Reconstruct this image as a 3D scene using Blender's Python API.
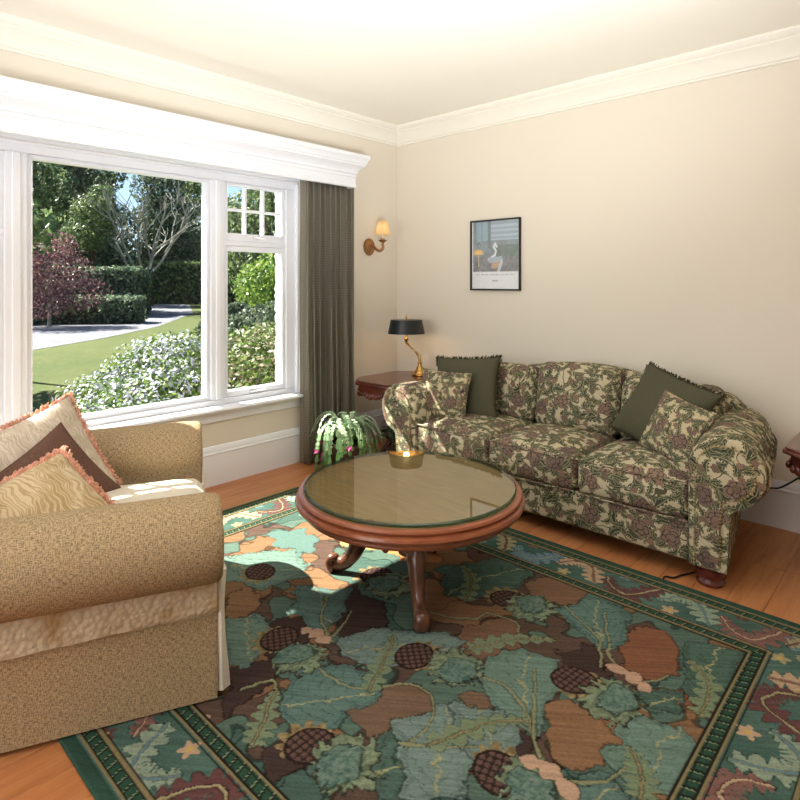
import bpy, bmesh, math, random
import numpy as np
from mathutils import Vector, Matrix, Euler
random.seed(7); RNG = np.random.default_rng(7)
PI = math.pi
S = bpy.context.scene
for o in list(bpy.data.objects): bpy.data.objects.remove(o)
COL = S.collection

# ------------------------------------------------------------------ camera, sky, sun, lights, exposure
cam_d = bpy.data.cameras.new('camera'); cam = bpy.data.objects.new('camera', cam_d); COL.objects.link(cam)
cam.location = (3.43, -3.64, 1.30); cam.rotation_euler = (PI/2, 0, math.radians(43))
cam_d.sensor_width = 36; cam_d.lens = 36*585/800; cam_d.shift_y = -118/800
cam_d.clip_start = .05; cam_d.clip_end = 400
S.camera = cam
S.view_settings.view_transform = 'Standard'; S.view_settings.look = 'None'
S.view_settings.gamma = 1; S.view_settings.use_curve_mapping = False
S.view_settings.exposure = 0.19
SUN_DIR = Vector((.90, .35, -1)).normalized()          # the way the light travels
W = bpy.data.worlds.new('sky'); S.world = W; W.use_nodes = True
wt = W.node_tree; bg = wt.nodes['Background']
sky = wt.nodes.new('ShaderNodeTexSky'); sky.sky_type = 'HOSEK_WILKIE'; sky.turbidity = 3.0; sky.ground_albedo = .3
sky.sun_direction = (-SUN_DIR)
wt.links.new(sky.outputs[0], bg.inputs[0]); bg.inputs[1].default_value = 5.0
sd = bpy.data.lights.new('sun', 'SUN'); sd.energy = 21.0; sd.angle = .009; sd.color = (1, .95, .86)
sun = bpy.data.objects.new('sun', sd); COL.objects.link(sun); sun.rotation_euler = SUN_DIR.to_track_quat('-Z', 'Y').to_euler()
def area(name, loc, target, sx, sy, power, col):
    d = bpy.data.lights.new(name, 'AREA'); d.shape = 'RECTANGLE'; d.size = sx; d.size_y = sy; d.energy = power; d.color = col
    o = bpy.data.objects.new(name, d); COL.objects.link(o); o.location = loc
    o.rotation_euler = (Vector(target)-Vector(loc)).to_track_quat('-Z', 'Y').to_euler(); return o
area('ceiling_bounce_fill', (4.0, -3.35, .6), (2.0, -1.95, 3.0), .8, .8, 46, (.96, .98, 1)).data.spread = math.radians(80)  # added fill with no fixture, brightens the ceiling from out of view
area('rear_fill_light', (1.9, -5.3, 1.5), (1.9, -.5, 2.1), 2.2, 1.6, 50, (.97, .98, 1))  # unseen broad fill added behind the camera, not a lamp of the room

# ------------------------------------------------------------------ helpers
def lin(r, g, b):
    f = lambda c: c/12.92 if c <= .04045 else ((c+.055)/1.055)**2.4
    return (f(r/255), f(g/255), f(b/255), 1)
class NT:
    def __init__(s, name, rough=.6, spec=.3):
        s.m = bpy.data.materials.new(name); s.m.use_nodes = True; s.t = s.m.node_tree
        s.p = s.t.nodes['Principled BSDF']; s.out = s.t.nodes['Material Output']
        s.p.inputs['Roughness'].default_value = rough; s.p.inputs['Specular IOR Level'].default_value = spec
    def n(s, typ, ins=None, **kw):
        nd = s.t.nodes.new('ShaderNode'+typ)
        for k, v in kw.items(): setattr(nd, k, v)
        for k, v in (ins or {}).items():
            if hasattr(v, 'is_output') or isinstance(v, bpy.types.NodeSocket): s.t.links.new(v, nd.inputs[k])
            else: nd.inputs[k].default_value = v
        return nd
    def L(s, a, b): s.t.links.new(a, b)
    def math(s, op, a, b=0.0, c=0.0, clamp=False):
        nd = s.n('Math', operation=op, use_clamp=clamp)
        for i, v in enumerate((a, b, c)):
            if isinstance(v, bpy.types.NodeSocket): s.L(v, nd.inputs[i])
            else: nd.inputs[i].default_value = v
        return nd.outputs[0]
    def mix(s, f, a, b, blend='MIX'):
        nd = s.n('Mix', data_type='RGBA', blend_type=blend)
        for i, v in ((0, f), (6, a), (7, b)):
            if isinstance(v, bpy.types.NodeSocket): s.L(v, nd.inputs[i])
            else: nd.inputs[i].default_value = v
        return nd.outputs[2]
    def ramp(s, f, stops, interp='LINEAR'):
        nd = s.n('ValToRGB', {0: f}); nd.color_ramp.interpolation = interp
        e = nd.color_ramp.elements
        while len(e) < len(stops): e.new(.5)
        for i, (p, c) in enumerate(stops): e[i].position = p; e[i].color = c
        return nd.outputs[0]
    def noise(s, vec, scale, detail=3, rough=.55, dim='3D'):
        nd = s.n('TexNoise', {'Scale': scale, 'Detail': detail, 'Roughness': rough}, noise_dimensions=dim)
        if vec is not None: s.L(vec, nd.inputs['Vector'])
        return nd.outputs[0]
    def mapping(s, vec, sc=(1,1,1), rot=(0,0,0), loc=(0,0,0)):
        nd = s.n('Mapping', {0: vec, 'Scale': sc, 'Rotation': rot, 'Location': loc}); return nd.outputs[0]
    def pos(s): return s.n('NewGeometry').outputs['Position']
    def objc(s): return s.n('TexCoord').outputs['Object']
    def uv(s): return s.n('TexCoord').outputs['UV']
    def bump(s, h, strength=.2, dist=.01):
        b = s.n('Bump', {'Height': h, 'Strength': strength, 'Distance': dist}); s.L(b.outputs[0], s.p.inputs['Normal'])
    def color(s, c):
        if isinstance(c, bpy.types.NodeSocket): s.L(c, s.p.inputs['Base Color'])
        else: s.p.inputs['Base Color'].default_value = c
        return s
M = {}
def plain(name, rgb, rough=.6, spec=.3, metal=0, var=.06, scale=40):
    t = NT(name, rough, spec); t.p.inputs['Metallic'].default_value = metal
    c = lin(*rgb); d = tuple(x*(1-var) for x in c[:3])+(1,); l = tuple(min(1, x*(1+var)) for x in c[:3])+(1,)
    t.color(t.ramp(t.noise(t.objc(), scale), [(.3, d), (.7, l)])); M[name] = t.m; return t

# --- geometry: every builder returns (verts, faces)
def join(*gs):
    V = []; F = []
    for v, f in gs:
        k = len(V); V += list(v); F += [tuple(i+k for i in q) for q in f]
    return V, F
def xf(g, mat): return [tuple(mat @ Vector(p)) for p in g[0]], g[1]
def mv(g, x=0, y=0, z=0): return [(p[0]+x, p[1]+y, p[2]+z) for p in g[0]], g[1]
def mirx(g): return [(-p[0], p[1], p[2]) for p in g[0]], [tuple(reversed(f)) for f in g[1]]
def bmgeo(bm):
    bm.verts.index_update(); r = [tuple(v.co) for v in bm.verts], [tuple(v.index for v in f.verts) for f in bm.faces]; bm.free(); return r
def box(x0, x1, y0, y1, z0, z1, bev=0, seg=2):
    bm = bmesh.new(); bmesh.ops.create_cube(bm, size=1)
    for v in bm.verts: v.co = ((x0+x1)/2+v.co.x*(x1-x0), (y0+y1)/2+v.co.y*(y1-y0), (z0+z1)/2+v.co.z*(z1-z0))
    if bev: bmesh.ops.bevel(bm, geom=bm.edges[:], offset=bev, segments=seg, profile=.5, affect='EDGES')
    return bmgeo(bm)
def loft(secs, cap=True, close=True, loop=False):
    n = len(secs[0]); V = [tuple(p) for s in secs for p in s]; F = []
    m = len(secs)
    for i in range(m if loop else m-1):
        a = i*n; b = ((i+1) % m)*n
        for j in range(n if close else n-1):
            k = (j+1) % n; F.append((a+j, a+k, b+k, b+j))
    if cap and not loop:
        F.append(tuple(reversed(range(n)))); F.append(tuple((m-1)*n+j for j in range(n)))
    return V, F
def lathe(prof, n=24, cx=0, cy=0, sx=1, sy=1, cap=True):
    secs = [[(cx+r*math.cos(2*PI*j/n)*sx, cy+r*math.sin(2*PI*j/n)*sy, z) for j in range(n)] for r, z in prof]
    return loft(secs, cap)
def tube(path, rad, n=8, cap=True):
    P = [Vector(p) for p in path]; m = len(P)
    R = rad if hasattr(rad, '__len__') else [rad]*m
    T = [(P[min(i+1, m-1)]-P[max(i-1, 0)]).normalized() for i in range(m)]
    u = T[0].orthogonal().normalized(); secs = []
    for i in range(m):
        u = (u - T[i]*u.dot(T[i]))
        u = u.normalized() if u.length > 1e-6 else T[i].orthogonal().normalized()
        w = T[i].cross(u)
        secs.append([P[i]+(u*math.cos(2*PI*j/n)+w*math.sin(2*PI*j/n))*R[i] for j in range(n)])
    return loft(secs, cap)
def spline(pts, k=6):
    P = [Vector(p) for p in pts]; out = []
    for i in range(len(P)-1):
        p0 = P[max(i-1, 0)]; p1 = P[i]; p2 = P[i+1]; p3 = P[min(i+2, len(P)-1)]
        for s in range(k):
            t = s/k
            out.append(.5*((2*p1)+(p2-p0)*t+(2*p0-5*p1+4*p2-p3)*t*t+(3*p1-p0-3*p2+p3)*t**3))
    out.append(P[-1]); return out
def sphere(r, c=(0,0,0), n=10, m=6, sc=(1,1,1)):
    prof = [(max(1e-4, r*math.sin(PI*i/m)), -r*math.cos(PI*i/m)) for i in range(m+1)]
    g = lathe(prof, n); return [(c[0]+p[0]*sc[0], c[1]+p[1]*sc[1], c[2]+p[2]*sc[2]) for p in g[0]], g[1]
def cush(w, d, h, r=.05, n=12, ct=.02, cb=0, cf=0, cs=0):
    """soft block centred on the origin: crowned top (ct), bottom (cb), front/back (cf), sides (cs)"""
    V = []; F = []; key = {}
    hx, hy, hz = w/2, d/2, h/2
    def vid(p):
        k = tuple(round(c, 5) for c in p)
        if k not in key:
            q = Vector((p[0]*hx, p[1]*hy, p[2]*hz)); inn = Vector((max(-hx+r, min(hx-r, q.x)), max(-hy+r, min(hy-r, q.y)), max(-hz+r, min(hz-r, q.z))))
            dv = q-inn
            if dv.length > 1e-7: q = inn+dv.normalized()*min(r, dv.length*9) if dv.length >= r*.999 else inn+dv
            a, b, c = p
            q.z += (ct if c > 0 else -cb)*abs(c)*(1-a*a)*(1-b*b)
            q.y += (1 if b > 0 else -1)*cf*b*b*(1-a*a)*(1-c*c)
            q.x += (1 if a > 0 else -1)*cs*a*a*(1-b*b)*(1-c*c)
            key[k] = len(V); V.append(tuple(q))
        return key[k]
    g = [math.sin((i/n-.5)*PI) for i in range(n+1)]
    for ax in range(3):
        for sgn in (-1, 1):
            for i in range(n):
                for j in range(n):
                    def pt(a, b):
                        p = [0,0,0]; p[ax] = sgn; p[(ax+1) % 3] = a; p[(ax+2) % 3] = b; return p
                    q = [vid(pt(g[i], g[j])), vid(pt(g[i+1], g[j])), vid(pt(g[i+1], g[j+1])), vid(pt(g[i], g[j+1]))]
                    F.append(tuple(q if sgn > 0 else reversed(q)))
    return V, F
def pillow(w, h, t, n=18, pinch=.08, wob=.0, seed=0):
    """knife-edged pillow in the local xz plane, y is its thickness"""
    rr = random.Random(seed); ph = [rr.uniform(0, 6) for _ in range(4)]
    V = []; F = []; idx = {}
    g = [math.sin((i/n-.5)*PI) for i in range(n+1)]
    for s in (-1, 1):
        for i, u in enumerate(g):
            for j, v in enumerate(g):
                edge = i in (0, n) or j in (0, n)
                if s == 1 and edge: idx[(s, i, j)] = idx[(-1, i, j)]; continue
                x = w/2*u*(1-pinch*(1-v*v)*u*u); z = h/2*v*(1-pinch*(1-u*u)*v*v)
                b = max(0, (1-u*u)*(1-v*v))
                y = s*t/2*b**.42*(1+wob*math.sin(5*u+ph[0]+s)*math.cos(4*v+ph[1]))
                idx[(s, i, j)] = len(V); V.append((x, y, z))
    for s in (-1, 1):
        for i in range(n):
            for j in range(n):
                q = (idx[(s,i,j)], idx[(s,i+1,j)], idx[(s,i+1,j+1)], idx[(s,i,j+1)])
                F.append(q if s < 0 else tuple(reversed(q)))
    return V, F
def pillow_outline(w, h, pinch=.08, k=40):
    out = []
    for a in range(4):
        for i in range(k):
            t = -1+2*i/k
            u, v = [(t, -1), (1, t), (-t, 1), (-1, -t)][a]
            out.append(Vector((w/2*u*(1-pinch*(1-v*v)*u*u), 0, h/2*v*(1-pinch*(1-u*u)*v*v))))
    return out
def obj(name, g, mat, parent=None, smooth=35, uv=False, loc=None):
    me = bpy.data.meshes.new(name)
    v, f = g
    me.from_pydata([tuple(p) for p in v], [], [tuple(q) for q in f]); me.update()
    if smooth:
        me.polygons.foreach_set('use_smooth', [True]*len(me.polygons)); me.set_sharp_from_angle(angle=math.radians(smooth))
    ms = mat if isinstance(mat, (list, tuple)) else [mat]
    for m in ms: me.materials.append(M[m] if isinstance(m, str) else m)
    if uv: box_uv(me)
    o = bpy.data.objects.new(name, me); COL.objects.link(o)
    if parent: o.parent = parent
    if loc: o.location = loc
    return o
def box_uv(me):
    n = len(me.vertices); co = np.empty(n*3); me.vertices.foreach_get('co', co); co = co.reshape(-1, 3)
    lay = me.uv_layers.new(name='UVMap'); uvs = np.empty((len(me.loops), 2))
    for p in me.polygons:
        a = [abs(c) for c in p.normal]; k = a.index(max(a)); i, j = ((1,2),(0,2),(0,1))[k]
        for li in p.loop_indices:
            c = co[me.loops[li].vertex_index]; uvs[li] = (c[i]+k*.37, c[j]+k*.21)
    lay.data.foreach_set('uv', uvs.ravel())
def tag(o, label, cat, group=None):
    o['label'] = label; o['category'] = cat
    if group: o['group'] = group
    return o
def thing(name, label, cat, loc=(0,0,0), rz=0, group=None):
    o = bpy.data.objects.new(name, None); o.empty_display_size = .1; COL.objects.link(o)
    o.location = loc; o.rotation_euler = (0, 0, rz); return tag(o, label, cat, group)
def struct(name, g, mat, parent=None, smooth=30, uv=False, label=None):
    o = obj(name, g, mat, parent, smooth, uv)
    if not parent:
        o['kind'] = 'structure'
        if label: o['label'] = label
    return o
def sempty(name, label, loc=(0,0,0)):
    o = bpy.data.objects.new(name, None); COL.objects.link(o); o.location = loc; o['kind'] = 'structure'; o['label'] = label; return o
def dup(o, parent=None):
    c = o.copy(); COL.objects.link(c); c.parent = parent; return c

# ------------------------------------------------------------------ materials
def wallmat(name, rgb, b=.04):
    t = NT(name, .85, .2); c = lin(*rgb)
    t.color(t.ramp(t.noise(t.pos(), 1.3, 4), [(.3, tuple(x*.985 for x in c[:3])+(1,)), (.7, c)]))
    t.bump(t.noise(t.pos(), 220, 3), b, .002); M[name] = t.m
wallmat('wall_paint', (228, 220, 205)); wallmat('ceiling_paint', (250, 246, 235)); wallmat('trim_white', (238, 240, 246), .01)
M['trim_white'].node_tree.nodes['Principled BSDF'].inputs['Roughness'].default_value = .38
wallmat('crown_paint', (240, 236, 224), .01)
plain('plastic_white', (240, 240, 242), .35, .4, var=.01)
def glassmat(name, tint, fac=1.0, f0=1.45):
    t = NT(name); fr = t.n('Fresnel', {'IOR': f0}); tr = t.n('BsdfTransparent', {'Color': tint}); gl = t.n('BsdfGlossy', {'Roughness': .0, 'Color': (1,1,1,1)})
    ff = t.math('MULTIPLY', t.math('MULTIPLY', fr.outputs[0], fac), t.math('SUBTRACT', 1.0, t.n('NewGeometry').outputs['Backfacing']), clamp=True)   # only the entering face reflects
    mx = t.n('MixShader', {0: ff, 1: tr.outputs[0], 2: gl.outputs[0]}); t.L(mx.outputs[0], t.out.inputs[0]); M[name] = t.m
glassmat('window_glass', (.97, .985, .98, 1), .55)
glassmat('table_glass', (.93, .96, .90, 1), 1.25, 1.6)
glassmat('table_glass_edge', (.16, .32, .27, 1), .8, 1.6)
glassmat('picture_glass', (.99, .99, .99, 1), .8)
# floor planks: grain runs along world y, each plank its own tint
t = NT('oak_plank', .33, .35)
v = t.mapping(t.pos(), (14, 1.1, 14)); oi = t.n('ObjectInfo').outputs['Random']
off = t.n('CombineXYZ', {0: t.math('MULTIPLY', oi, 40), 1: t.math('MULTIPLY', oi, 17)})
vv = t.n('VectorMath', {0: v, 1: off.outputs[0]}, operation='ADD').outputs[0]
g1 = t.noise(vv, 2.2, 6, .62); g2 = t.noise(vv, 9, 3)
c = t.ramp(g1, [(.25, lin(150, 92, 52)), (.5, lin(196, 132, 82)), (.78, lin(212, 152, 100))])
c = t.mix(t.math('MULTIPLY', g2, .35), c, lin(150, 90, 50))
c = t.mix(t.math('MULTIPLY', oi, .45), c, lin(178, 108, 64)); t.color(c); t.bump(g1, .05, .003); M['oak_plank'] = t.m
# upholstery of the sofa: cream ground, mauve flowers, olive leaves and scrolling stems
def floral(name, ground=(194, 182, 152), sc=1.0, sat=1.0):
    t = NT(name, .9, .1); p = t.mapping(t.uv(), (sc, sc, sc))
    wn = t.n('TexNoise', {'Vector': p, 'Scale': 9.0, 'Detail': 2.0}, noise_dimensions='2D').outputs['Color']
    pw = t.n('VectorMath', {0: p, 1: t.n('VectorMath', {0: t.n('VectorMath', {0: wn, 1: (.5,.5,.5)}, operation='SUBTRACT').outputs[0], 'Scale': .045}, operation='SCALE').outputs[0]}, operation='ADD').outputs[0]
    col = t.mix(t.noise(p, 120, 2, dim='2D'), lin(*[x*.93 for x in ground]), lin(*ground))
    # scrolling stems: contour lines of a noise
    ns = t.noise(pw, 7.5, 1, dim='2D')
    st = t.math('LESS_THAN', t.math('ABSOLUTE', t.math('SUBTRACT', ns, .5)), .016)
    col = t.mix(st, col, lin(84, 82, 62))
    def cells(scale, rnd, shift):
        q = t.mapping(pw, (1,1,1), loc=shift)
        vo = t.n('TexVoronoi', {'Vector': q, 'Scale': scale, 'Randomness': rnd}, voronoi_dimensions='2D')
        d = t.n('VectorMath', {0: q, 1: vo.outputs['Position']}, operation='SUBTRACT').outputs[0]
        d = t.n('VectorMath', {0: d, 'Scale': scale}, operation='SCALE').outputs[0]
        return vo, d
    def leaf(scale, shift, ln, wd, ca, cb):
        nonlocal col
        vo, d = cells(scale, .75, shift)
        rnd = t.n('SeparateColor', {0: vo.outputs['Color']}).outputs
        ro = t.n('VectorRotate', {'Vector': d, 'Angle': t.math('MULTIPLY', rnd[0], 6.283)}, rotation_type='Z_AXIS')
        s = t.n('SeparateXYZ', {0: ro.outputs[0]}).outputs
        bend = t.math('SUBTRACT', s[1], t.math('MULTIPLY', t.math('MULTIPLY', s[0], s[0]), .9))
        xx = t.math('DIVIDE', s[0], ln)
        wv = t.math('MULTIPLY', t.math('SUBTRACT', 1.0, t.math('MULTIPLY', xx, xx)), wd)
        ser = t.math('MULTIPLY_ADD', t.math('SINE', t.math('MULTIPLY', s[0], 34.0)), .22, .85)
        ab = t.math('ABSOLUTE', bend)
        m = t.math('LESS_THAN', ab, t.math('MULTIPLY', wv, ser))
        rib = t.math('LESS_THAN', t.math('ABSOLUTE', t.math('SUBTRACT', ab, t.math('MULTIPLY', wv, .45))), .018)
        lc = t.mix(rnd[1], lin(*ca), lin(*cb)); lc = t.mix(rib, lc, lin(150, 146, 112))
        col = t.mix(m, col, lc)
    leaf(10.5, (.13, .41, 0), .50, .20, (60, 64, 50), (90, 92, 70))
    leaf(8.0, (.71, .17, 0), .50, .21, (52, 56, 46), (84, 88, 72))
    leaf(12.5, (.93, .57, 0), .52, .22, (96, 92, 72), (70, 72, 58))
    leaf(14.0, (.35, .83, 0), .48, .21, (78, 74, 56), (66, 72, 58))
    def flower(scale, shift, R, ca, cb, edge):
        nonlocal col
        vo, d = cells(scale, .7, shift)
        rnd = t.n('SeparateColor', {0: vo.outputs['Color']}).outputs
        s = t.n('SeparateXYZ', {0: d}).outputs
        th = t.math('ARCTAN2', s[1], s[0]); r = t.n('VectorMath', {0: d}, operation='LENGTH').outputs['Value']
        pet = t.math('ABSOLUTE', t.math('SINE', t.math('MULTIPLY_ADD', th, 2.5, t.math('MULTIPLY', rnd[0], 6))))
        edge_r = t.math('MULTIPLY_ADD', pet, R*.28, R*.74)
        q = t.math('DIVIDE', r, edge_r)
        m = t.math('MULTIPLY', t.math('LESS_THAN', q, 1.0), t.math('GREATER_THAN', rnd[2], .38))
        pc = t.mix(rnd[1], lin(*ca), lin(*cb))
        ring = t.math('LESS_THAN', t.math('ABSOLUTE', t.math('SINE', t.math('MULTIPLY', q, 8.5))), .32)
        pc = t.mix(ring, pc, lin(*edge))
        pc = t.mix(t.math('MULTIPLY', t.math('LESS_THAN', pet, .22), t.math('GREATER_THAN', q, .35)), pc, lin(*edge))
        col = t.mix(m, col, pc)
    flower(6.4, (.2, .1, 0), .34, (112, 94, 86), (140, 116, 100), (64, 58, 50))
    flower(12.0, (.55, .62, 0), .24, (150, 118, 100), (112, 98, 84), (78, 70, 58))
    t.color(col); t.bump(t.noise(p, 260, 2, dim='2D'), .25, .003); M[name] = t.m
floral('floral_tapestry', sc=1.15); floral('floral_pillow', (192, 178, 144), 1.4)
def weave(name, rgb, var=.22, s=260):
    t = NT(name, .95, .05); p = t.uv()
    a = t.noise(t.mapping(p, (1, 6, 1)), s/3.2, 3, dim='2D'); b = t.noise(t.mapping(p, (6, 1, 1)), s/3.2, 3, dim='2D')
    f = t.math('MULTIPLY_ADD', t.math('ADD', a, b), .5, 0); c = lin(*rgb)
    t.color(t.ramp(f, [(.40, tuple(x*(1-var*1.25) for x in c[:3])+(1,)), (.5, c), (.60, tuple(min(1, x*(1+var)) for x in c[:3])+(1,))]))
    t.bump(f, .5, .004); M[name] = t.m
weave('beige_weave', (164, 142, 110), .38); weave('cream_cotton', (220, 210, 192), .06); weave('green_velvet', (84, 82, 64), .12)
weave('brown_velvet', (104, 78, 66), .2)
def brocade(name, a, b, sc=9):
    t = NT(name, .55, .3); n = t.n('TexNoise', {'Vector': t.uv(), 'Scale': sc, 'Detail': 1.5, 'Distortion': 1.8}, noise_dimensions='2D').outputs[0]
    w = t.n('TexWave', {'Vector': t.uv(), 'Scale': sc*2.2, 'Distortion': 9.0, 'Detail': 1.0}).outputs[0]
    f = t.math('MULTIPLY_ADD', w, .3, t.math('MULTIPLY', n, .8))
    t.color(t.ramp(f, [(.42, lin(*a)), (.5, lin(*b)), (.62, lin(*a)), (.72, lin(*b))])); t.bump(w, .12, .004); M[name] = t.m
brocade('gold_brocade', (170, 142, 96), (206, 186, 150), 6); brocade('silver_brocade', (178, 162, 140), (206, 194, 176), 9)
t = NT('quilted_band', .9, .1); n = t.noise(t.uv(), 7, 3, dim='2D'); w = t.n('TexVoronoi', {'Vector': t.uv(), 'Scale': 60.0}, voronoi_dimensions='2D').outputs['Distance']
t.color(t.mix(t.math('MULTIPLY', w, .7), t.ramp(n, [(.40, lin(200, 184, 158)), (.55, lin(188, 168, 138)), (.66, lin(166, 132, 88))]), lin(172, 150, 120))); t.bump(w, .5, .01); M['quilted_band'] = t.m
plain('pink_fringe', (226, 172, 148), .9, .05, var=.25, scale=60); plain('green_fringe', (66, 62, 44), .9, .05, var=.35, scale=90)
def wood(name, a, b, rough=.25, axis=(2, 22, 22), spec=.5, coat=.2):
    t = NT(name, rough, spec); p = t.mapping(t.objc(), axis); n = t.noise(p, 3, 5, .6)
    t.color(t.ramp(n, [(.3, lin(*a)), (.7, lin(*b))])); t.p.inputs['Coat Weight'].default_value = coat; t.p.inputs['Coat Roughness'].default_value = .1
    t.bump(n, .03, .002); M[name] = t.m
wood('table_top_wood', (120, 92, 58), (158, 126, 84), .4, (3, 26, 26), .3); wood('rim_wood', (126, 68, 42), (158, 92, 60), .3, (5, 5, 40), .4); wood('leg_wood', (70, 42, 30), (116, 72, 50), .28, (8, 8, 8))
wood('mahogany', (72, 32, 24), (112, 56, 42), .22, (3, 20, 20)); wood('bun_foot_wood', (66, 26, 22), (100, 44, 34), .22, (8, 8, 8))
for nm, c, r in (('brass', (196, 158, 92), .25), ('antique_brass', (168, 128, 92), .38), ('nail_brass', (176, 156, 112), .4)):
    t = plain(nm, c, r, .5, 1.0)
plain('black_shade', (26, 32, 34), .35, .4); plain('gold_lining', (214, 176, 116), .35, .4, .3); plain('black_frame', (38, 38, 36), .35, .4)
plain('black_rubber', (20, 20, 20), .5); plain('candle_white', (238, 228, 206), .5); plain('dust_cover', (18, 17, 16), .95); plain('terracotta', (84, 62, 50), .8)
plain('soil', (48, 36, 28), .95, var=.4)
def emit(name, rgb, st):
    t = NT(name); t.p.inputs['Emission Color'].default_value = lin(*rgb); t.p.inputs['Emission Strength'].default_value = st; t.color(lin(*rgb)); M[name] = t.m
emit('bulb_glow', (255, 214, 150), 30); emit('sconce_glow', (255, 222, 170), 9)
t = NT('pleated_shade', .8, .1); t.color(lin(236, 214, 176)); t.p.inputs['Subsurface Weight'].default_value = 0
trl = t.n('BsdfTranslucent', {'Color': lin(246, 220, 176)}); mx = t.n('MixShader', {0: .55, 1: t.p.outputs[0], 2: trl.outputs[0]}); t.L(mx.outputs[0], t.out.inputs[0]); M['pleated_shade'] = t.m
# curtain check
t = NT('curtain_check', .9, .08); s = t.n('SeparateXYZ', {0: t.uv()}).outputs
def band(x, f, w): return t.math('LESS_THAN', t.math('FRACT', t.math('MULTIPLY', x, f)), w)
c = t.mix(t.math('MULTIPLY', band(s[0], 55, .28), .55), lin(140, 133, 119), lin(94, 91, 82)); c = t.mix(t.math('MULTIPLY', band(s[1], 55, .28), .55), c, lin(94, 91, 82))
c = t.mix(t.math('MULTIPLY', t.noise(t.uv(), 300, 2), .25), c, lin(176, 168, 150))
t.color(c); trl = t.n('BsdfTranslucent', {'Color': lin(140, 130, 108)}); mx = t.n('MixShader', {0: .18, 1: t.p.outputs[0], 2: trl.outputs[0]}); t.L(mx.outputs[0], t.out.inputs[0]); M['curtain_check'] = t.m
def vcol(name, rough=.95, spec=.05, bump=0):
    t = NT(name, rough, spec); a = t.n('Attribute', attribute_name='col').outputs['Color']
    if bump:
        n = t.noise(t.pos(), 420, 2); a = t.mix(.22, a, t.mix(n, (.0,.0,.0,1), (1,1,1,1)), 'OVERLAY'); t.bump(n, bump, .004)
    t.color(a); M[name] = t.m
vcol('rug_wool', bump=.5); vcol('printed_paper', .5, .2)
def leafmat(name, stops, transl=.35, rough=.5, spec=.3):
    t = NT(name, rough, spec); a = t.n('Attribute', attribute_name='rnd').outputs['Fac']
    c = t.ramp(a, [(p, lin(*k)) for p, k in stops]); t.color(c)
    tr = t.n('BsdfTranslucent', {'Color': c}); mx = t.n('MixShader', {0: transl, 1: t.p.outputs[0], 2: tr.outputs[0]}); t.L(mx.outputs[0], t.out.inputs[0]); M[name] = t.m
leafmat('leaf_dark', [(0, (48, 62, 48)), (.5, (84, 104, 78)), (1, (132, 146, 114))])
leafmat('leaf_mid', [(0, (62, 82, 50)), (.5, (98, 120, 72)), (1, (148, 160, 108))])
leafmat('leaf_bright', [(0, (72, 104, 40)), (.5, (116, 146, 60)), (1, (156, 172, 90))])
leafmat('leaf_yellow', [(0, (88, 94, 40)), (1, (140, 138, 68))])
leafmat('leaf_red', [(0, (72, 44, 50)), (.55, (124, 84, 88)), (1, (164, 136, 132))])
leafmat('leaf_grey', [(0, (56, 72, 54)), (1, (104, 118, 92))])
leafmat('leaf_sky_glint', [(0, (52, 82, 32)), (.38, (98, 124, 50)), (.60, (132, 148, 72)), (.64, (150, 154, 170)), (1, (204, 204, 214))], .25)  # pale end paints sky reflections on glossy leaves into the colour
leafmat('leaf_seed', [(0, (60, 86, 32)), (.6, (104, 126, 54)), (.75, (138, 128, 96)), (1, (176, 158, 140))], .3)
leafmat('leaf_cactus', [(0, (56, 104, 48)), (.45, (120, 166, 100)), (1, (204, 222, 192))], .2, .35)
leafmat('petal_pink', [(0, (190, 52, 120)), (1, (228, 110, 168))], .4)
plain('bark_dark', (66, 54, 44), .9, var=.3, scale=8); plain('bark_pale', (150, 146, 134), .9, var=.25, scale=6)
t = NT('grass', .9, .1); n1 = t.noise(t.pos(), .35, 5); n2 = t.noise(t.pos(), 6, 6, .7)
t.color(t.mix(t.ramp(n2, [(.4, (0,0,0,1)), (.6, (1,1,1,1))]), t.ramp(n1, [(.3, lin(66, 78, 44)), (.7, lin(96, 98, 60))]), lin(72, 82, 46))); t.bump(n2, .6, .05); M['grass'] = t.m
t = NT('asphalt', .9, .1); t.color(t.ramp(t.noise(t.pos(), 3, 6), [(.3, lin(104, 104, 110)), (.7, lin(126, 126, 132))])); M['asphalt'] = t.m
plain('render_white', (176, 176, 184), .8, var=.05, scale=9); plain('slate_roof', (92, 94, 100), .8, var=.2, scale=4); plain('dark_glass', (40, 46, 54), .15, .5)

# ------------------------------------------------------------------ the room
RX, RY, H = 5.6, -5.6, 2.60
# floor: a subfloor with every plank on it
fl = struct('floor', box(-.02, RX, RY, .02, -.16, -.012), 'dust_cover', label='warm oak plank floor')
PW = .132; x = 0.0; k = 0; rr = random.Random(3)
plank_mesh = {}
while x < RX-.01:
    y = RY - rr.uniform(0, 1.6)
    while y < 0:
        L = rr.choice((1.3, 1.7, 2.1, 2.5)); y0 = max(RY, y); y1 = min(0, y+L); y += L
        if y1-y0 < .05: continue
        ln = round(y1-y0, 3)
        if ln not in plank_mesh:
            plank_mesh[ln] = obj('plank', box(.0007, PW-.0007, 0, ln-.0014, -.012, 0, .0012, 1), 'oak_plank', fl, 0)
            q = plank_mesh[ln]
        else: q = dup(plank_mesh[ln], fl)
        q.location = (x, y0, 0)
    x += PW
struct('ceiling', box(-.3, RX+.1, RY-.1, .1, H, H+.1), 'ceiling_paint', label='cream painted ceiling')
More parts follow.
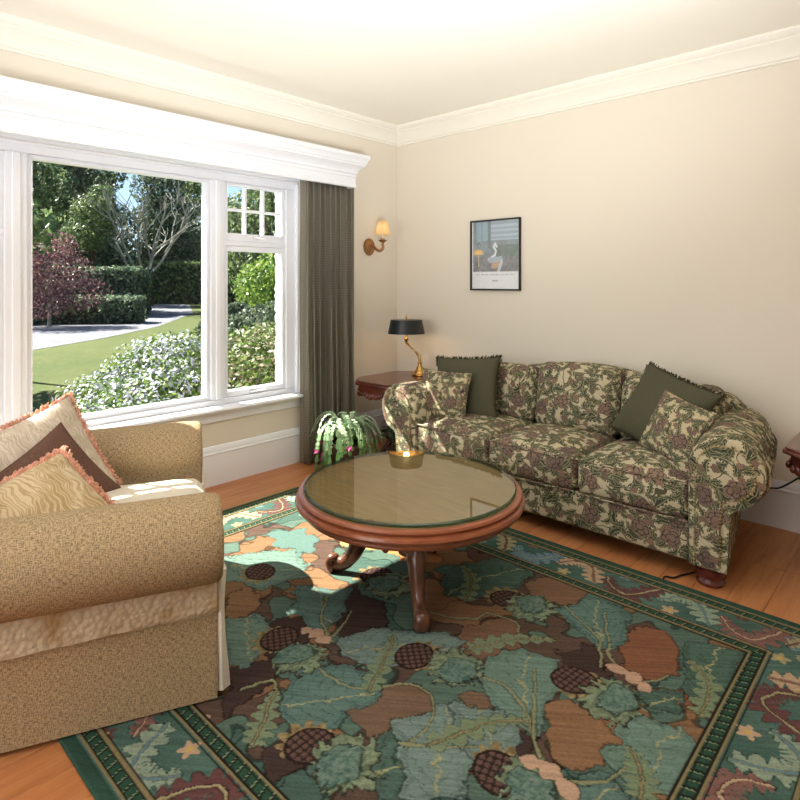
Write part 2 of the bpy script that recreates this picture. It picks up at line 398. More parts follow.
# window wall with its opening
OY0, OY1, OZ0, OZ1, WT = -3.43, -1.04, .50, 2.02, .24
struct('wall_left', join(box(-WT, 0, RY, OY0, 0, H), box(-WT, 0, OY1, .1, 0, H), box(-WT, 0, OY0, OY1, 0, OZ0), box(-WT, 0, OY0, OY1, OZ1, H)), 'wall_paint', label='cream wall around the big window')
struct('wall_back', box(0, RX+.1, 0, .1, 0, H), 'wall_paint', label='cream wall behind the sofa')
struct('wall_right', box(RX, RX+.1, RY, 0, 0, H), 'wall_paint', label='cream wall out of frame')
struct('wall_front', box(-.3, RX+.1, RY-.1, RY, 0, H), 'wall_paint', label='cream wall behind the viewer')
def mould(name, wall, a, b, prof, mat, label, ma=1, mb=1):
    """profile (out, z) run along a wall; mitred where two walls meet"""
    def pt(s, o, z): return (o, s, z) if wall == 'left' else (s, -o, z)
    A = [pt(a+ma*o, o, z) for o, z in prof]; B = [pt(b-mb*o, o, z) for o, z in prof]
    return struct(name, loft([A, B]), mat, smooth=25, label=label)
crown = [(0, 2.455), (.012, 2.455), (.012, 2.468), (.02, 2.472), (.024, 2.486), (.034, 2.505), (.05, 2.528), (.068, 2.545), (.078, 2.551), (.078, 2.561), (.088, 2.566), (.098, 2.578), (.105, 2.588), (.105, H), (0, H)]
mould('trim_1', 'left', RY, 0, crown, 'crown_paint', 'crown moulding above the window wall', 0, 1)
mould('trim_2', 'back', 0, RX, crown, 'crown_paint', 'crown moulding above the sofa wall', 1, 0)
base = [(0, 0), (.02, 0), (.02, .195), (.024, .2), (.024, .206), (.016, .212), (.016, .222), (.012, .236), (.006, .248), (0, .25)]
mould('baseboard_left', 'left', RY, 0, base, 'trim_white', 'tall white baseboard under the window', 0, 1)
mould('baseboard_back', 'back', 0, RX, base, 'trim_white', 'tall white baseboard behind the sofa', 1, 0)
# pelmet over the window: a moulded box with returns
def path_mould(path, prof):
    n = len(path); secs = []
    for i, p in enumerate(path):
        p = Vector(p).to_2d()
        ds = []
        if i: ds.append((p-Vector(path[i-1])).normalized())
        if i < n-1: ds.append((Vector(path[i+1])-p).normalized())
        ns = [Vector((d.y, -d.x)) for d in ds]
        m = ns[0] if len(ns) == 1 else (ns[0]+ns[1])/(1+ns[0].dot(ns[1]))
        secs.append([(p.x+m.x*o, p.y+m.y*o, z) for o, z in prof])
    return loft(secs)
pel = [(-.015, 2.01), (.012, 2.01), (.012, 2.026), (.006, 2.03), (.006, 2.085), (.010, 2.088), (.010, 2.108), (.018, 2.112), (.018, 2.128), (.024, 2.14), (.036, 2.155), (.052, 2.166), (.058, 2.17), (.058, 2.182), (.064, 2.186), (.070, 2.204), (.080, 2.220), (.084, 2.224), (.084, 2.25), (-.015, 2.25)]
pm = sempty('trim_3', 'white moulded pelmet box over the window')
obj('pelmet_moulding', path_mould([(0.0005, -3.72), (.168, -3.72), (.168, -.645), (.0005, -.645)][::-1], pel) if False else path_mould([(.0005, -.645), (.168, -.645), (.168, -3.72), (.0005, -3.72)], [(-o, z) for o, z in pel]), 'trim_white', pm, 25)
obj('pelmet_top', box(.0005, .155, -3.7, -.665, 2.225, 2.243), 'trim_white', pm)
# the window: frame pieces, panes, muntins, stay
wn = sempty('window_1', 'white framed picture window with casements')
XA, XB = -.125, -.03
def wbox(name, x0, x1, y0, y1, z0, z1, parent=wn, bev=.003, mat='trim_white'): return obj(name, box(x0, x1, y0, y1, z0, z1, bev, 1), mat, parent, 30)
wbox('head', XA, XB, OY0+.001, OY1-.001, 1.965, OZ1-.001); wbox('bottom_rail', XA, XB, OY0+.001, OY1-.001, OZ0+.001, .535)
for y0, y1 in ((-2.845, -2.745), (-1.713, -1.615)): wbox('mullion', XA, XB-.0, y0, y1, .536, 1.964); wbox('mullion_cover', XB, XB+.012, y0+.03, y1-.03, .536, 1.964, bev=.004)
for y0, y1 in ((OY0+.001, -3.334), (-1.124, OY1-.001)): wbox('side_stile', XA, XB, y0, y1, .536, 1.964)
# jamb lining from the frame to the room, with casing
wbox('jamb', XB, .004, OY1-.014, OY1-.001, .501, 2.005); wbox('jamb', XB, .004, OY0+.001, OY0+.014, .501, 2.005); wbox('head_lining', XB, .004, OY0+.015, OY1-.015, 2.006, 2.019)
wbox('side_casing', .0005, .016, OY1+.0, OY1+.075, .50, 2.02); wbox('side_casing', .0005, .016, OY0-.075, OY0-.0, .50, 2.02); wbox('head_casing', .0005, .016, OY0-.075, OY1+.075, 2.021, 2.1)
def sash(y0, y1, z0, z1, gy0, gy1, gz0, gz1, x0=-.105, x1=-.05, nm='sash'):
    s = obj(nm, join(box(x0, x1, y0, gy0, z0, z1, .003, 1), box(x0, x1, gy1, y1, z0, z1, .003, 1), box(x0, x1, gy0, gy1, z0, gz0, .003, 1), box(x0, x1, gy0, gy1, gz1, z1, .003, 1)), 'trim_white', wn, 30)
    # stepped glazing bead
    b = .011
    obj('glazing_bead', join(box(-.052, -.044, gy0-b, gy0-.002, gz0-b, gz1+b), box(-.052, -.044, gy1+.002, gy1+b, gz0-b, gz1+b), box(-.052, -.044, gy0-.002, gy1+.002, gz0-b, gz0-.002), box(-.052, -.044, gy0-.002, gy1+.002, gz1+.002, gz1+b)), 'trim_white', s, 30)
    return s
def pane(y0, y1, z0, z1, parent): return obj('pane', box(-.088, -.084, y0, y1, z0, z1), 'window_glass', parent, 0)
s = sash(-2.744, -1.714, .536, 1.964, -2.716, -1.742, .562, 1.942, nm='picture_sash'); pane(-2.72, -1.738, .558, 1.946, s)
for my in (lambda y: y, lambda y: -4.458-y):
    a, b = sorted((my(-1.614), my(-1.125))); ga, gb = sorted((my(-1.585), my(-1.154)))
    s = sash(a, b, .536, 1.54, ga, gb, .575, 1.506, nm='casement_sash'); pane(ga-.004, gb+.004, .571, 1.51, s)
    obj('stay_latch', join(box(-.05, -.03, (ga+gb)/2-.05, (ga+gb)/2+.05, .545, .557, .003, 1), tube([(-.036, (ga+gb)/2, .552), (-.02, (ga+gb)/2+.02, .556), (-.016, (ga+gb)/2+.06, .558)], .005)), 'plastic_white', s, 40)
    s = sash(a, b, 1.575, 1.964, ga, gb, 1.626, 1.944, nm='top_sash')
    obj('muntin', box(-.095, -.058, ga, gb, 1.777, 1.793, .002, 1), 'trim_white', s, 30)
    for i in (1, 2):
        yy = ga+(gb-ga)*i/3
        for z0, z1 in ((1.627, 1.777), (1.793, 1.943)): obj('muntin', box(-.095, -.058, yy-.008, yy+.008, z0, z1, .002, 1), 'trim_white', s, 30)
    for i in range(3):
        for z0, z1 in ((1.624, 1.778), (1.792, 1.946)): pane(ga+(gb-ga)*i/3-.001, ga+(gb-ga)*(i+1)/3+.001, z0, z1, s)
    obj('window_handle', join(box(-.05, -.034, (ga+gb)/2-.03, (ga+gb)/2+.03, 1.596, 1.612, .003, 1), tube([(-.036, (ga+gb)/2, 1.604), (-.02, (ga+gb)/2+.012, 1.6), (-.014, (ga+gb)/2+.05, 1.594)], .006)), 'plastic_white', s, 40)
    wbox('transom', XA, XB-.012, a, b, 1.541, 1.574)
obj('sill_board', loft([[(XB-.002, y, .5), (XB-.002, y, .478), (.06, y, .472), (.074, y, .476), (.08, y, .486), (.074, y, .497), (.06, y, .503), (0, y, .503)] for y in (OY0-.1, OY1+.045)]), 'trim_white', wn, 40)
obj('apron', loft([[(.0005, y, .472), (.03, y, .472), (.028, y, .462), (.02, y, .452), (.018, y, .408), (.012, y, .402), (.0005, y, .4)] for y in (OY0-.06, OY1+.03)]), 'trim_white', wn, 30)
# rough white exterior reveal seen through the casement
def reveal(y, sgn):
    secs = []; r2 = random.Random(5)
    for i in range(60):
        z = .5+(OZ1-.5)*i/59; w = .004+.012*r2.random()
        secs.append([(-.126, y, z), (-.126, y+sgn*.02, z), (-.235-.008*r2.random(), y+sgn*(.02+w), z), (-.26-.01*r2.random(), y+sgn*(.005+w), z), (-.265, y, z)])
    return loft(secs)
struct('trim_4', reveal(OY1-.002, -1), 'render_white', smooth=50, label='rough white exterior reveal beside the casement')
struct('trim_5', reveal(OY0+.002, 1), 'render_white', smooth=50, label='rough white exterior reveal at the far jamb')

# ------------------------------------------------------------------ curtain
def drape(y0, y1, x, z0, z1, folds, label):
    N = folds*14; secs = []; root = thing('curtain', label, 'curtain', (x, (y0+y1)/2, z0)); hw = (y1-y0)/2
    rr = random.Random(11); ph = [rr.uniform(.6, 1.3) for _ in range(folds+1)]
    pts = []; ln = 0; rows = []
    zs = [0, .3, .7, 1.1, 1.5, 1.8, z1-z0-.06, z1-z0]
    for zi, z in enumerate(zs):
        row = []; t = z/(z1-z0)
        for i in range(N+1):
            u = i/N; amp = (.046-.020*t)*ph[int(u*folds)]
            yy = -hw+2*hw*u; yy = yy*(1-.05*t)+.0
            a = 2*PI*folds*u
            row.append((amp*math.sin(a)+.012*math.sin(2.3*u*7+z*.8)*(1-t), yy+.008*math.sin(a*2+z), z))
        rows.append(row)
    V = [p for r in rows for p in r]; n = N+1; F = [(i*n+j, i*n+j+1, (i+1)*n+j+1, (i+1)*n+j) for i in range(len(zs)-1) for j in range(N)]
    o = obj('drape', (V, F), 'curtain_check', root, 60)
    me = o.data; lay = me.uv_layers.new(name='UVMap'); arc = [0]
    for j in range(N): arc.append(arc[-1]+(Vector(rows[0][j+1])-Vector(rows[0][j])).length)
    for l in me.loops:
        vi = l.vertex_index; lay.data[l.index].uv = (arc[vi % n], V[vi][2])
    sm = o.modifiers.new('thick', 'SOLIDIFY'); sm.thickness = .004
    # the flat turned-back leading edge towards the glass
    e = obj('leading_edge', loft([[(-.045+.004*math.sin(z*4), -hw-.002, z), (.02+.01*math.sin(z*3), -hw+.045*(1-.3*z/2)+.01, z), (.017+.01*math.sin(z*3), -hw+.052*(1-.3*z/2)+.01, z), (-.049+.004*math.sin(z*4), -hw+.004, z)] for z in [i*(z1-z0)/16 for i in range(17)]]), 'curtain_check', root, 40, uv=True)
    return root
drape(-1.07, -.585, .10, .012, 2.03, 9, 'grey-green checked curtain hanging full length at the right of the window')

# ------------------------------------------------------------------ rug: woven picture with carved outlines
def vnoise(P, sc, seed=0):
    Q = P*sc+seed*17.31; I = np.floor(Q).astype(np.int64); Fr = Q-I; Fr = Fr*Fr*(3-2*Fr)
    def h(ix, iy):
        n = (ix*374761393+iy*668265263+seed*974711) & 0x7fffffff; n = ((n ^ (n >> 13))*1274126177) & 0x7fffffff
        return ((n ^ (n >> 16)) & 0xffff)/65535.0
    a = h(I[:,0], I[:,1]); b = h(I[:,0]+1, I[:,1]); c = h(I[:,0], I[:,1]+1); d = h(I[:,0]+1, I[:,1]+1)
    return (a*(1-Fr[:,0])+b*Fr[:,0])*(1-Fr[:,1])+(c*(1-Fr[:,0])+d*Fr[:,0])*Fr[:,1]
def fbm(P, sc, seed=0): return (vnoise(P, sc, seed)*.55+vnoise(P, sc*2.1, seed+1)*.3+vnoise(P, sc*4.3, seed+2)*.15)
def seg(P, a, b):
    a = np.array(a, float); b = np.array(b, float); d = b-a; t = np.clip(((P-a) @ d)/max(1e-9, d @ d), 0, 1)
    return np.linalg.norm(P-(a+t[:,None]*d), axis=1), t
def polydist(P, poly):
    n = len(poly); D = np.full(len(P), 9.0); ins = np.zeros(len(P), bool)
    for i in range(n):
        a, b = poly[i], poly[(i+1) % n]; d, _ = seg(P, a, b); D = np.minimum(D, d)
        if a[1] != b[1]:
            c = ((a[1] > P[:,1]) != (b[1] > P[:,1])) & (P[:,0] < (b[0]-a[0])*(P[:,1]-a[1])/(b[1]-a[1])+a[0]); ins ^= c
    return np.where(ins, -D, D)
def rugspline(pts, k=5): return [(p.x, p.y) for p in spline([(a, b, 0) for a, b in pts], k)]
RX0, RX1, RY0, RY1 = .44, 3.25, -3.09, -1.0
def make_rug():
    nx, ny = 703, 523
    X, Y = np.meshgrid(np.linspace(RX0, RX1, nx), np.linspace(RY0, RY1, ny), indexing='ij')
    P = np.stack([X.ravel(), Y.ravel()], 1)
    n1 = fbm(P, 14, 1); n2 = fbm(P, 14, 5); n3 = fbm(P, 45, 9); n4 = fbm(P, 45, 13)
    Wp = P+np.stack([n1-.5, n2-.5], 1)*.06+np.stack([n3-.5, n4-.5], 1)*.03
    L = lambda r, g, b: np.array(lin(r, g, b)[:3])
    ang = np.array([.8, .6]); al = P @ ang; ac = P @ np.array([-.6, .8])
    streak = vnoise(np.stack([al*5, ac*160], 1), 1, 3)*.6+vnoise(np.stack([al*14, ac*330], 1), 1, 4)*.4
    C = np.empty((len(P), 3)); Z = np.full(len(P), .0)
    TE = [L(104, 126, 114), L(90, 114, 106), L(78, 100, 88), L(112, 130, 122)]
    RU = [L(118, 90, 70), L(130, 98, 72), L(124, 84, 62), L(112, 90, 72)]
    base = fbm(P, 5.5, 21)
    C[:] = np.where((base > .5)[:,None], L(88, 70, 60), L(84, 104, 92))
    patch = fbm(P, 4.2, 31); C[patch > .6] = L(126, 96, 70); C[patch < .36] = L(70, 92, 82)
    e = np.minimum(np.abs(base-.5), np.minimum(np.abs(patch-.6), np.abs(patch-.36))); k = e < .012; C[k] *= .45
    def fill(d, col, edge=.45, w=.0035, z=.0015):
        m = d < 0; C[m] = col; Z[m] = z
        k = np.abs(d) < w; C[k] *= edge; Z[k] = -.0015
    def near(c, r): return np.linalg.norm(P-np.array(c), axis=1) < r
    teal = RUG_TEAL; rust = RUG_RUST; dark = RUG_DARK
    for i, p in enumerate(dark): fill(polydist(Wp, p), L(66, 52, 48))
    for i, p in enumerate(rust): fill(polydist(Wp, rugspline(p+[p[0]])), RU[i % 4])
    for i, p in enumerate(teal):
        d = polydist(Wp, p); fill(d, TE[i % 4]); q = np.array(p); c0 = q.mean(0); w_, v_ = np.linalg.eigh(np.cov((q-c0).T)); ax_ = v_[:,1]; Q = Wp-c0
        a_ = Q @ ax_; b_ = np.abs(Q @ v_[:,0]+.6*a_*a_); m = d < -.008
        k = m & (b_ < .0035); C[k] = L(150, 148, 110)
        k = m & (np.abs(np.mod(a_-b_*.9, .05)-.025) < .0022); C[k] *= .66; Z[k] = 0
        k = m & (d > -.02); C[k] *= .8
    # woven streaks of the ground
    C *= (.72+.56*streak)[:,None]
    # sun-side motifs that repeat the same leaves and gourds
    for i, (cx, cy, r, a) in enumerate(((.95, -1.55, .17, .4), (1.25, -1.62, .16, 2.0), (1.05, -1.85, .15, 3.1), (.98, -2.3, .17, .9), (1.35, -1.4, .15, 5.0), (1.55, -1.55, .14, 1.2))):
        dd = Wp-np.array((cx, cy)); rr_ = np.linalg.norm(dd*np.array((1, 1.5)), axis=1); th = np.arctan2(dd[:,1], dd[:,0])
        fill(rr_-r*(1+.18*np.sin(5*th+a)), (TE+[L(206, 158, 96), L(176, 120, 76)])[(i*2+a.__int__()) % 6])
    def stroke(pts, w0, w1, col, lobes=0, amp=.0, edge=.5):
        pts = rugspline(pts, 6); n = len(pts); D = np.full(len(P), 9.0); T = np.zeros(len(P))
        xs = [p[0] for p in pts]; ys = [p[1] for p in pts]; mg = .12
        s = (P[:,0] > min(xs)-mg) & (P[:,0] < max(xs)+mg) & (P[:,1] > min(ys)-mg) & (P[:,1] < max(ys)+mg)
        Q = (P+(Wp-P)*.35)[s]; Ds = D[s]; Ts = T[s]
        for i in range(n-1):
            d, t = seg(Q, pts[i], pts[i+1]); m = d < Ds; Ds[m] = d[m]; Ts[m] = ((i+t)/(n-1))[m]
        wd = w0+(w1-w0)*Ts
        if lobes: wd = wd*(.35+amp*np.abs(np.sin(Ts*PI*lobes)))*np.sin(np.clip(Ts*.92+.06, 0, 1)*PI)**.4
        d = Ds-wd; idx = np.where(s)[0]
        m = d < 0; C[idx[m]] = col*(.75+.5*streak[idx[m]])[:,None]; Z[idx[m]] = .002
        k = (d >= 0) & (d < .0035); C[idx[k]] *= edge; Z[idx[k]] = -.0015
    def thistle(c, r, a):
        s = near(c, r*1.9); Q = (P+(Wp-P)*.9)[s]-np.array(c); rr_ = np.linalg.norm(Q, axis=1); th = np.arctan2(Q[:,1], Q[:,0]); idx = np.where(s)[0]
        fr = r*(1.0+.26*np.abs(np.sin(th*6.3+a))+.12*np.sin(th*17)+.28*np.cos(th-a)); m = rr_ < fr
        fl_ = vnoise(Q+5, 90, 8)
        C[idx[m]] = (L(118, 130, 104)*(.5+.8*fl_[m])[:,None]); Z[idx[m]] = .0025
        k = np.abs(rr_-fr) < .004; C[idx[k]] = L(52, 54, 46); Z[idx[k]] = -.001
        m = rr_ < r*.82; f2 = vnoise(Q+3, 130, 12); C[idx[m]] = (L(62, 92, 82)*(1-f2[m])[:,None]+L(124, 142, 128)*f2[m][:,None]*.9); Z[idx[m]] = .004
        k = np.abs(rr_-r*.82) < .0035; C[idx[k]] *= .4
    def cone(c, r, a):
        s = near(c, r*1.8); Q = P[s]-np.array(c); ca, sa = math.cos(a), math.sin(a); u = Q[:,0]*ca+Q[:,1]*sa; v_ = -Q[:,0]*sa+Q[:,1]*ca; idx = np.where(s)[0]
        q = np.sqrt((u/(r*1.15))**2+(v_/r)**2); lat = np.abs(np.sin((u+v_)*PI/.03))*np.abs(np.sin((u-v_)*PI/.03))
        sp = q < (1.0+.55*np.abs(np.sin(np.arctan2(v_, u)*6.4))*np.clip(np.cos(np.arctan2(v_, u)-2.2), 0, 1)**.7+.05); C[idx[sp]] = L(150, 130, 92)*(.4+.8*vnoise(Q[sp]+2, 100, 6))[:,None]; Z[idx[sp]] = .001
        m = q < 1; C[idx[m]] = np.where((lat[m] > .35)[:,None], L(98, 74, 66), L(50, 40, 38)); Z[idx[m]] = np.where(lat[m] > .35, .003, 0)
        k = np.abs(q-1) < .06; C[idx[k]] = L(44, 34, 30)
    for p in RUG_VINE: stroke(p, .0052, .0036, L(130, 130, 98))
    for p in RUG_FERN: stroke(p, .045, .02, L(116, 128, 100), 7, .9, .45); stroke(p, .003, .0025, L(136, 122, 90))
    for i, p in enumerate(RUG_CONE): cone(p, .062, .8+i)
    for i, p in enumerate(RUG_THISTLE): thistle(p, .078 if i else .07, i*1.3)
    for p in RUG_PINK: stroke(p, .026, .034, L(178, 146, 122), 3, .75)
    # border
    E_ = np.minimum(np.minimum(P[:,0]-RX0, RX1-P[:,0]), np.minimum(P[:,1]-RY0, RY1-P[:,1]))
    horiz = np.minimum(P[:,1]-RY0, RY1-P[:,1]) <= np.minimum(P[:,0]-RX0, RX1-P[:,0])
    s_ = np.where(horiz, P[:,0], P[:,1])
    b = E_ < .325; Z[b] = .001
    bn = fbm(P, 7, 41); C[b] = (L(56, 84, 74)*(1-bn[b])[:,None]+L(88, 112, 102)*bn[b][:,None])*(.75+.5*streak[b])[:,None]
    bidx = np.where(b)[0]
    # scrolling border leaves
    rb = random.Random(4); Lx = RX1-RX0; Ly = RY1-RY0; mid = .165
    def at(s, o):
        if s < Lx: return (RX0+s, RY0+o)
        s -= Lx
        if s < Ly: return (RX1-o, RY0+s)
        s -= Ly
        if s < Lx: return (RX1-s, RY1-o)
        s -= Lx; return (RX0+o, RY1-s)
    tot = 2*(Lx+Ly); s = .2; kk = 0
    cols = [L(98, 66, 64), L(176, 150, 122), L(104, 128, 138), L(156, 146, 110), L(126, 92, 84), L(136, 150, 130)]
    while s < tot-.2:
        a0 = at(s, mid-.07); a1 = at(s+.07, mid+.06); a2 = at(s+.15, mid+.05); a3 = at(s+.2, mid-.02)
        if kk % 2: a0 = at(s, mid+.07); a1 = at(s+.07, mid-.06); a2 = at(s+.15, mid-.05); a3 = at(s+.2, mid+.02)
        stroke([a0, a1, a2, a3], .055, .03, cols[kk % 6], 11, .9, .4); stroke([a0, a1, a2, a3], .004, .003, cols[(kk+3) % 6])
        c2 = at(s+.05+.09, mid+(.07 if kk % 2 else -.07)); q = near(c2, .034+.012*(kk % 3)); th = np.arctan2(P[q,1]-c2[1], P[q,0]-c2[0])
        rr_ = np.linalg.norm(P[q]-np.array(c2), axis=1); m = rr_ < .026*(1+.3*np.sin(5*th)); ii = np.where(q)[0]; C[ii[m]] = cols[(kk+2) % 6]; C[ii[(rr_ < .01)]] = L(190, 160, 90)
        s += .225; kk += 1
    def bands(lo, hi):
        m = (E_ >= lo) & (E_ < hi); t = (E_[m]-lo)/(hi-lo); fr = np.mod(s_[m]+.35*E_[m], .034)/.034
        C[m] = np.where((fr < .62)[:,None], L(48, 76, 60), L(34, 42, 36)); C[np.where(m)[0][(fr > .66) & (fr < .76)]] = L(128, 142, 112)
        Z[m] = np.where((fr > .6) & (fr < .8), 0, .002)
        for e0 in (lo, hi):
            k = np.abs(E_-e0) < .0045; C[k] = L(128, 116, 84); Z[k] = .003
            k = np.abs(np.abs(E_-e0)-.0085) < .0025; C[k] = L(40, 38, 32); Z[k] = -.001
    bands(.045, .092); bands(.27, .318)
    m = E_ < .038; C[m] = L(52, 78, 66)*(.8+.4*streak[m])[:,None]
    m = (E_ < .014) & (P[:,0] < RX0+.03); C[m] = L(150, 142, 96)
    C *= (.86+.28*RNG.random(len(P)))[:,None]
    C = np.clip(C*.92, 0, 1)
    Z = .010+Z+.0012*(streak-.5); edge = E_ < .004; Z[edge] = .004
    V = np.column_stack([P, Z]); idx = np.arange(nx*ny).reshape(nx, ny)
    F = np.stack([idx[:-1,:-1].ravel(), idx[1:,:-1].ravel(), idx[1:,1:].ravel(), idx[:-1,1:].ravel()], 1)
    me = bpy.data.meshes.new('area_rug'); me.vertices.add(len(V)+4); 
    Vb = np.vstack([V, [(RX0, RY0, .001), (RX1, RY0, .001), (RX1, RY1, .001), (RX0, RY1, .001)]])
    me.vertices.foreach_set('co', Vb.ravel()); n = len(F)
    me.loops.add(n*4); me.polygons.add(n); me.loops.foreach_set('vertex_index', F.ravel().astype(np.int32))
    me.polygons.foreach_set('loop_start', np.arange(0, n*4, 4, dtype=np.int32)); me.update(calc_edges=True)
    me.polygons.foreach_set('use_smooth', np.ones(n, bool))
    at_ = me.color_attributes.new('col', 'FLOAT_COLOR', 'POINT'); cc = np.ones((len(Vb), 4)); cc[:len(C), :3] = C; at_.data.foreach_set('color', cc.ravel())
    me.materials.append(M['rug_wool'])
    o = bpy.data.objects.new('area_rug', me); COL.objects.link(o)
    return tag(o, 'large teal and brown wool rug woven with thistles and leaves', 'rug')
RUG_TEAL = [[(1.40, -2.46), (1.52, -2.34), (1.67, -2.40), (1.70, -2.49), (1.72, -2.56), (1.65, -2.60)], [(1.89, -2.55), (1.85, -2.48), (1.92, -2.36), (2.04, -2.28), (2.13, -2.31), (2.15, -2.40), (2.12, -2.46), (2.15, -2.52), (2.09, -2.62), (2.00, -2.63)], [(2.26, -2.50), (2.28, -2.40), (2.40, -2.33), (2.49, -2.36), (2.51, -2.51), (2.41, -2.62), (2.31, -2.57)], [(1.81, -2.27), (1.86, -2.11), (2.06, -1.96), (2.19, -1.93), (2.16, -2.10), (2.03, -2.28), (1.90, -2.30)], [(2.27, -1.96), (2.34, -1.84), (2.47, -1.81), (2.55, -1.93), (2.54, -2.03), (2.58, -2.17), (2.52, -2.18), (2.40, -2.14), (2.31, -2.07)], [(2.31, -1.57), (2.37, -1.36), (2.52, -1.36), (2.60, -1.53), (2.56, -1.65), (2.44, -1.62)], [(2.75, -1.39), (2.91, -1.31), (2.94, -1.57), (2.90, -1.74), (2.81, -1.63)], [(2.30, -2.24), (2.39, -2.21), (2.51, -2.34), (2.54, -2.48), (2.43, -2.58), (2.26, -2.38)], [(2.74, -1.92), (2.87, -1.85), (2.94, -1.90), (2.96, -2.09), (2.87, -2.15), (2.75, -2.08)], [(1.41, -2.12), (1.61, -1.99), (1.72, -2.12), (1.74, -2.27), (1.56, -2.26)], [(1.75, -1.58), (1.92, -1.29), (2.11, -1.35), (2.10, -1.62), (1.93, -1.76)], [(2.33, -2.21), (2.44, -2.13), (2.56, -2.22), (2.57, -2.33), (2.46, -2.35)], [(0.94, -2.20), (1.14, -1.90), (1.39, -2.03), (1.32, -2.24), (1.15, -2.31)], [(2.70, -2.25), (2.78, -2.13), (2.87, -2.17), (2.84, -2.31), (2.75, -2.35)], [(2.73, -1.77), (2.84, -1.67), (2.87, -1.78), (2.78, -1.85)]]
RUG_RUST = [[(2.12, -1.94), (2.17, -1.72), (2.28, -1.75), (2.35, -1.89), (2.30, -2.01)], [(2.54, -2.04), (2.60, -1.95), (2.76, -2.00), (2.77, -2.10), (2.72, -2.19), (2.63, -2.18)], [(2.57, -1.57), (2.62, -1.41), (2.75, -1.47), (2.78, -1.64), (2.67, -1.71)], [(2.09, -2.45), (2.15, -2.26), (2.26, -2.24), (2.32, -2.35), (2.31, -2.50), (2.22, -2.49)], [(2.12, -1.46), (2.18, -1.25), (2.34, -1.31), (2.33, -1.47), (2.21, -1.53)], [(1.29, -2.39), (1.27, -2.26), (1.39, -2.30), (1.49, -2.42), (1.47, -2.49)], [(2.76, -1.74), (2.85, -1.65), (2.88, -1.72), (2.81, -1.82)], [(2.32, -2.18), (2.38, -2.10), (2.45, -2.15), (2.43, -2.23)]]
RUG_DARK = [[(1.69, -2.60), (1.73, -2.46), (1.82, -2.50), (1.88, -2.71), (1.86, -2.73)], [(1.67, -2.16), (1.61, -1.99), (1.78, -1.94), (1.91, -2.09), (1.84, -2.25)], [(2.44, -2.29), (2.57, -2.15), (2.61, -2.22), (2.59, -2.36), (2.51, -2.38)], [(2.44, -1.76), (2.53, -1.64), (2.64, -1.79), (2.61, -1.94)], [(1.61, -2.46), (1.57, -2.31), (1.66, -2.20), (1.75, -2.27), (1.78, -2.46)], [(2.04, -2.71), (2.07, -2.60), (2.16, -2.57), (2.18, -2.69), (2.18, -2.78)]]
RUG_THISTLE = [(1.79, -2.41), (2.25, -2.61), (2.24, -2.09), (2.7, -1.86), (2.22, -1.57), (1.67, -1.85), (2.66, -2.33)]
RUG_CONE = [(2.14, -2.62), (1.67, -2.39), (1.2, -2.16), (2.55, -1.87), (2.09, -2.13), (2.57, -2.34), (2.13, -1.6), (1.6, -1.83)]
RUG_PINK = [[(2.59, -1.72), (2.66, -1.72), (2.71, -1.74), (2.75, -1.76)], [(2.59, -2.26), (2.64, -2.24), (2.70, -2.25), (2.76, -2.28)], [(1.68, -2.30), (1.74, -2.28), (1.81, -2.29)], [(1.77, -2.79), (1.83, -2.79), (1.85, -2.80)]]
RUG_VINE = [[(1.88, -2.40), (2.00, -2.39), (2.10, -2.35), (2.14, -2.28), (2.19, -2.24), (2.27, -2.25), (2.33, -2.34), (2.33, -2.44)], [(2.31, -2.06), (2.42, -2.05), (2.52, -2.11), (2.58, -2.18), (2.69, -2.24), (2.78, -2.18), (2.81, -2.09)], [(2.58, -2.18), (2.50, -2.04), (2.43, -1.91)], [(2.31, -2.44), (2.41, -2.38), (2.48, -2.30)], [(2.58, -1.74), (2.52, -1.61), (2.42, -1.55), (2.32, -1.49)], [(2.54, -1.59), (2.46, -1.42)], [(1.96, -1.89), (2.10, -1.82), (2.13, -1.74), (2.24, -1.72), (2.29, -1.78)], [(1.81, -2.27), (1.69, -2.21), (1.59, -2.11), (1.56, -2.04)], [(1.78, -2.30), (1.79, -2.23), (1.73, -2.10)], [(2.55, -1.60), (2.60, -1.69), (2.71, -1.73), (2.77, -1.64)], [(1.80, -2.63), (1.83, -2.54), (1.88, -2.56)]]
RUG_FERN = [[(2.38, -2.39), (2.43, -2.27), (2.47, -2.18), (2.54, -2.13)], [(2.02, -2.73), (1.95, -2.64), (1.88, -2.56)], [(2.10, -2.35), (2.03, -2.22), (1.96, -2.09)], [(2.90, -1.76), (2.88, -1.60), (2.79, -1.51)], [(2.01, -1.73), (1.93, -1.58), (1.82, -1.50)], [(2.88, -2.16), (2.84, -2.08), (2.78, -2.02)], [(2.21, -1.97), (2.28, -1.83), (2.40, -1.72)]]
make_rug()

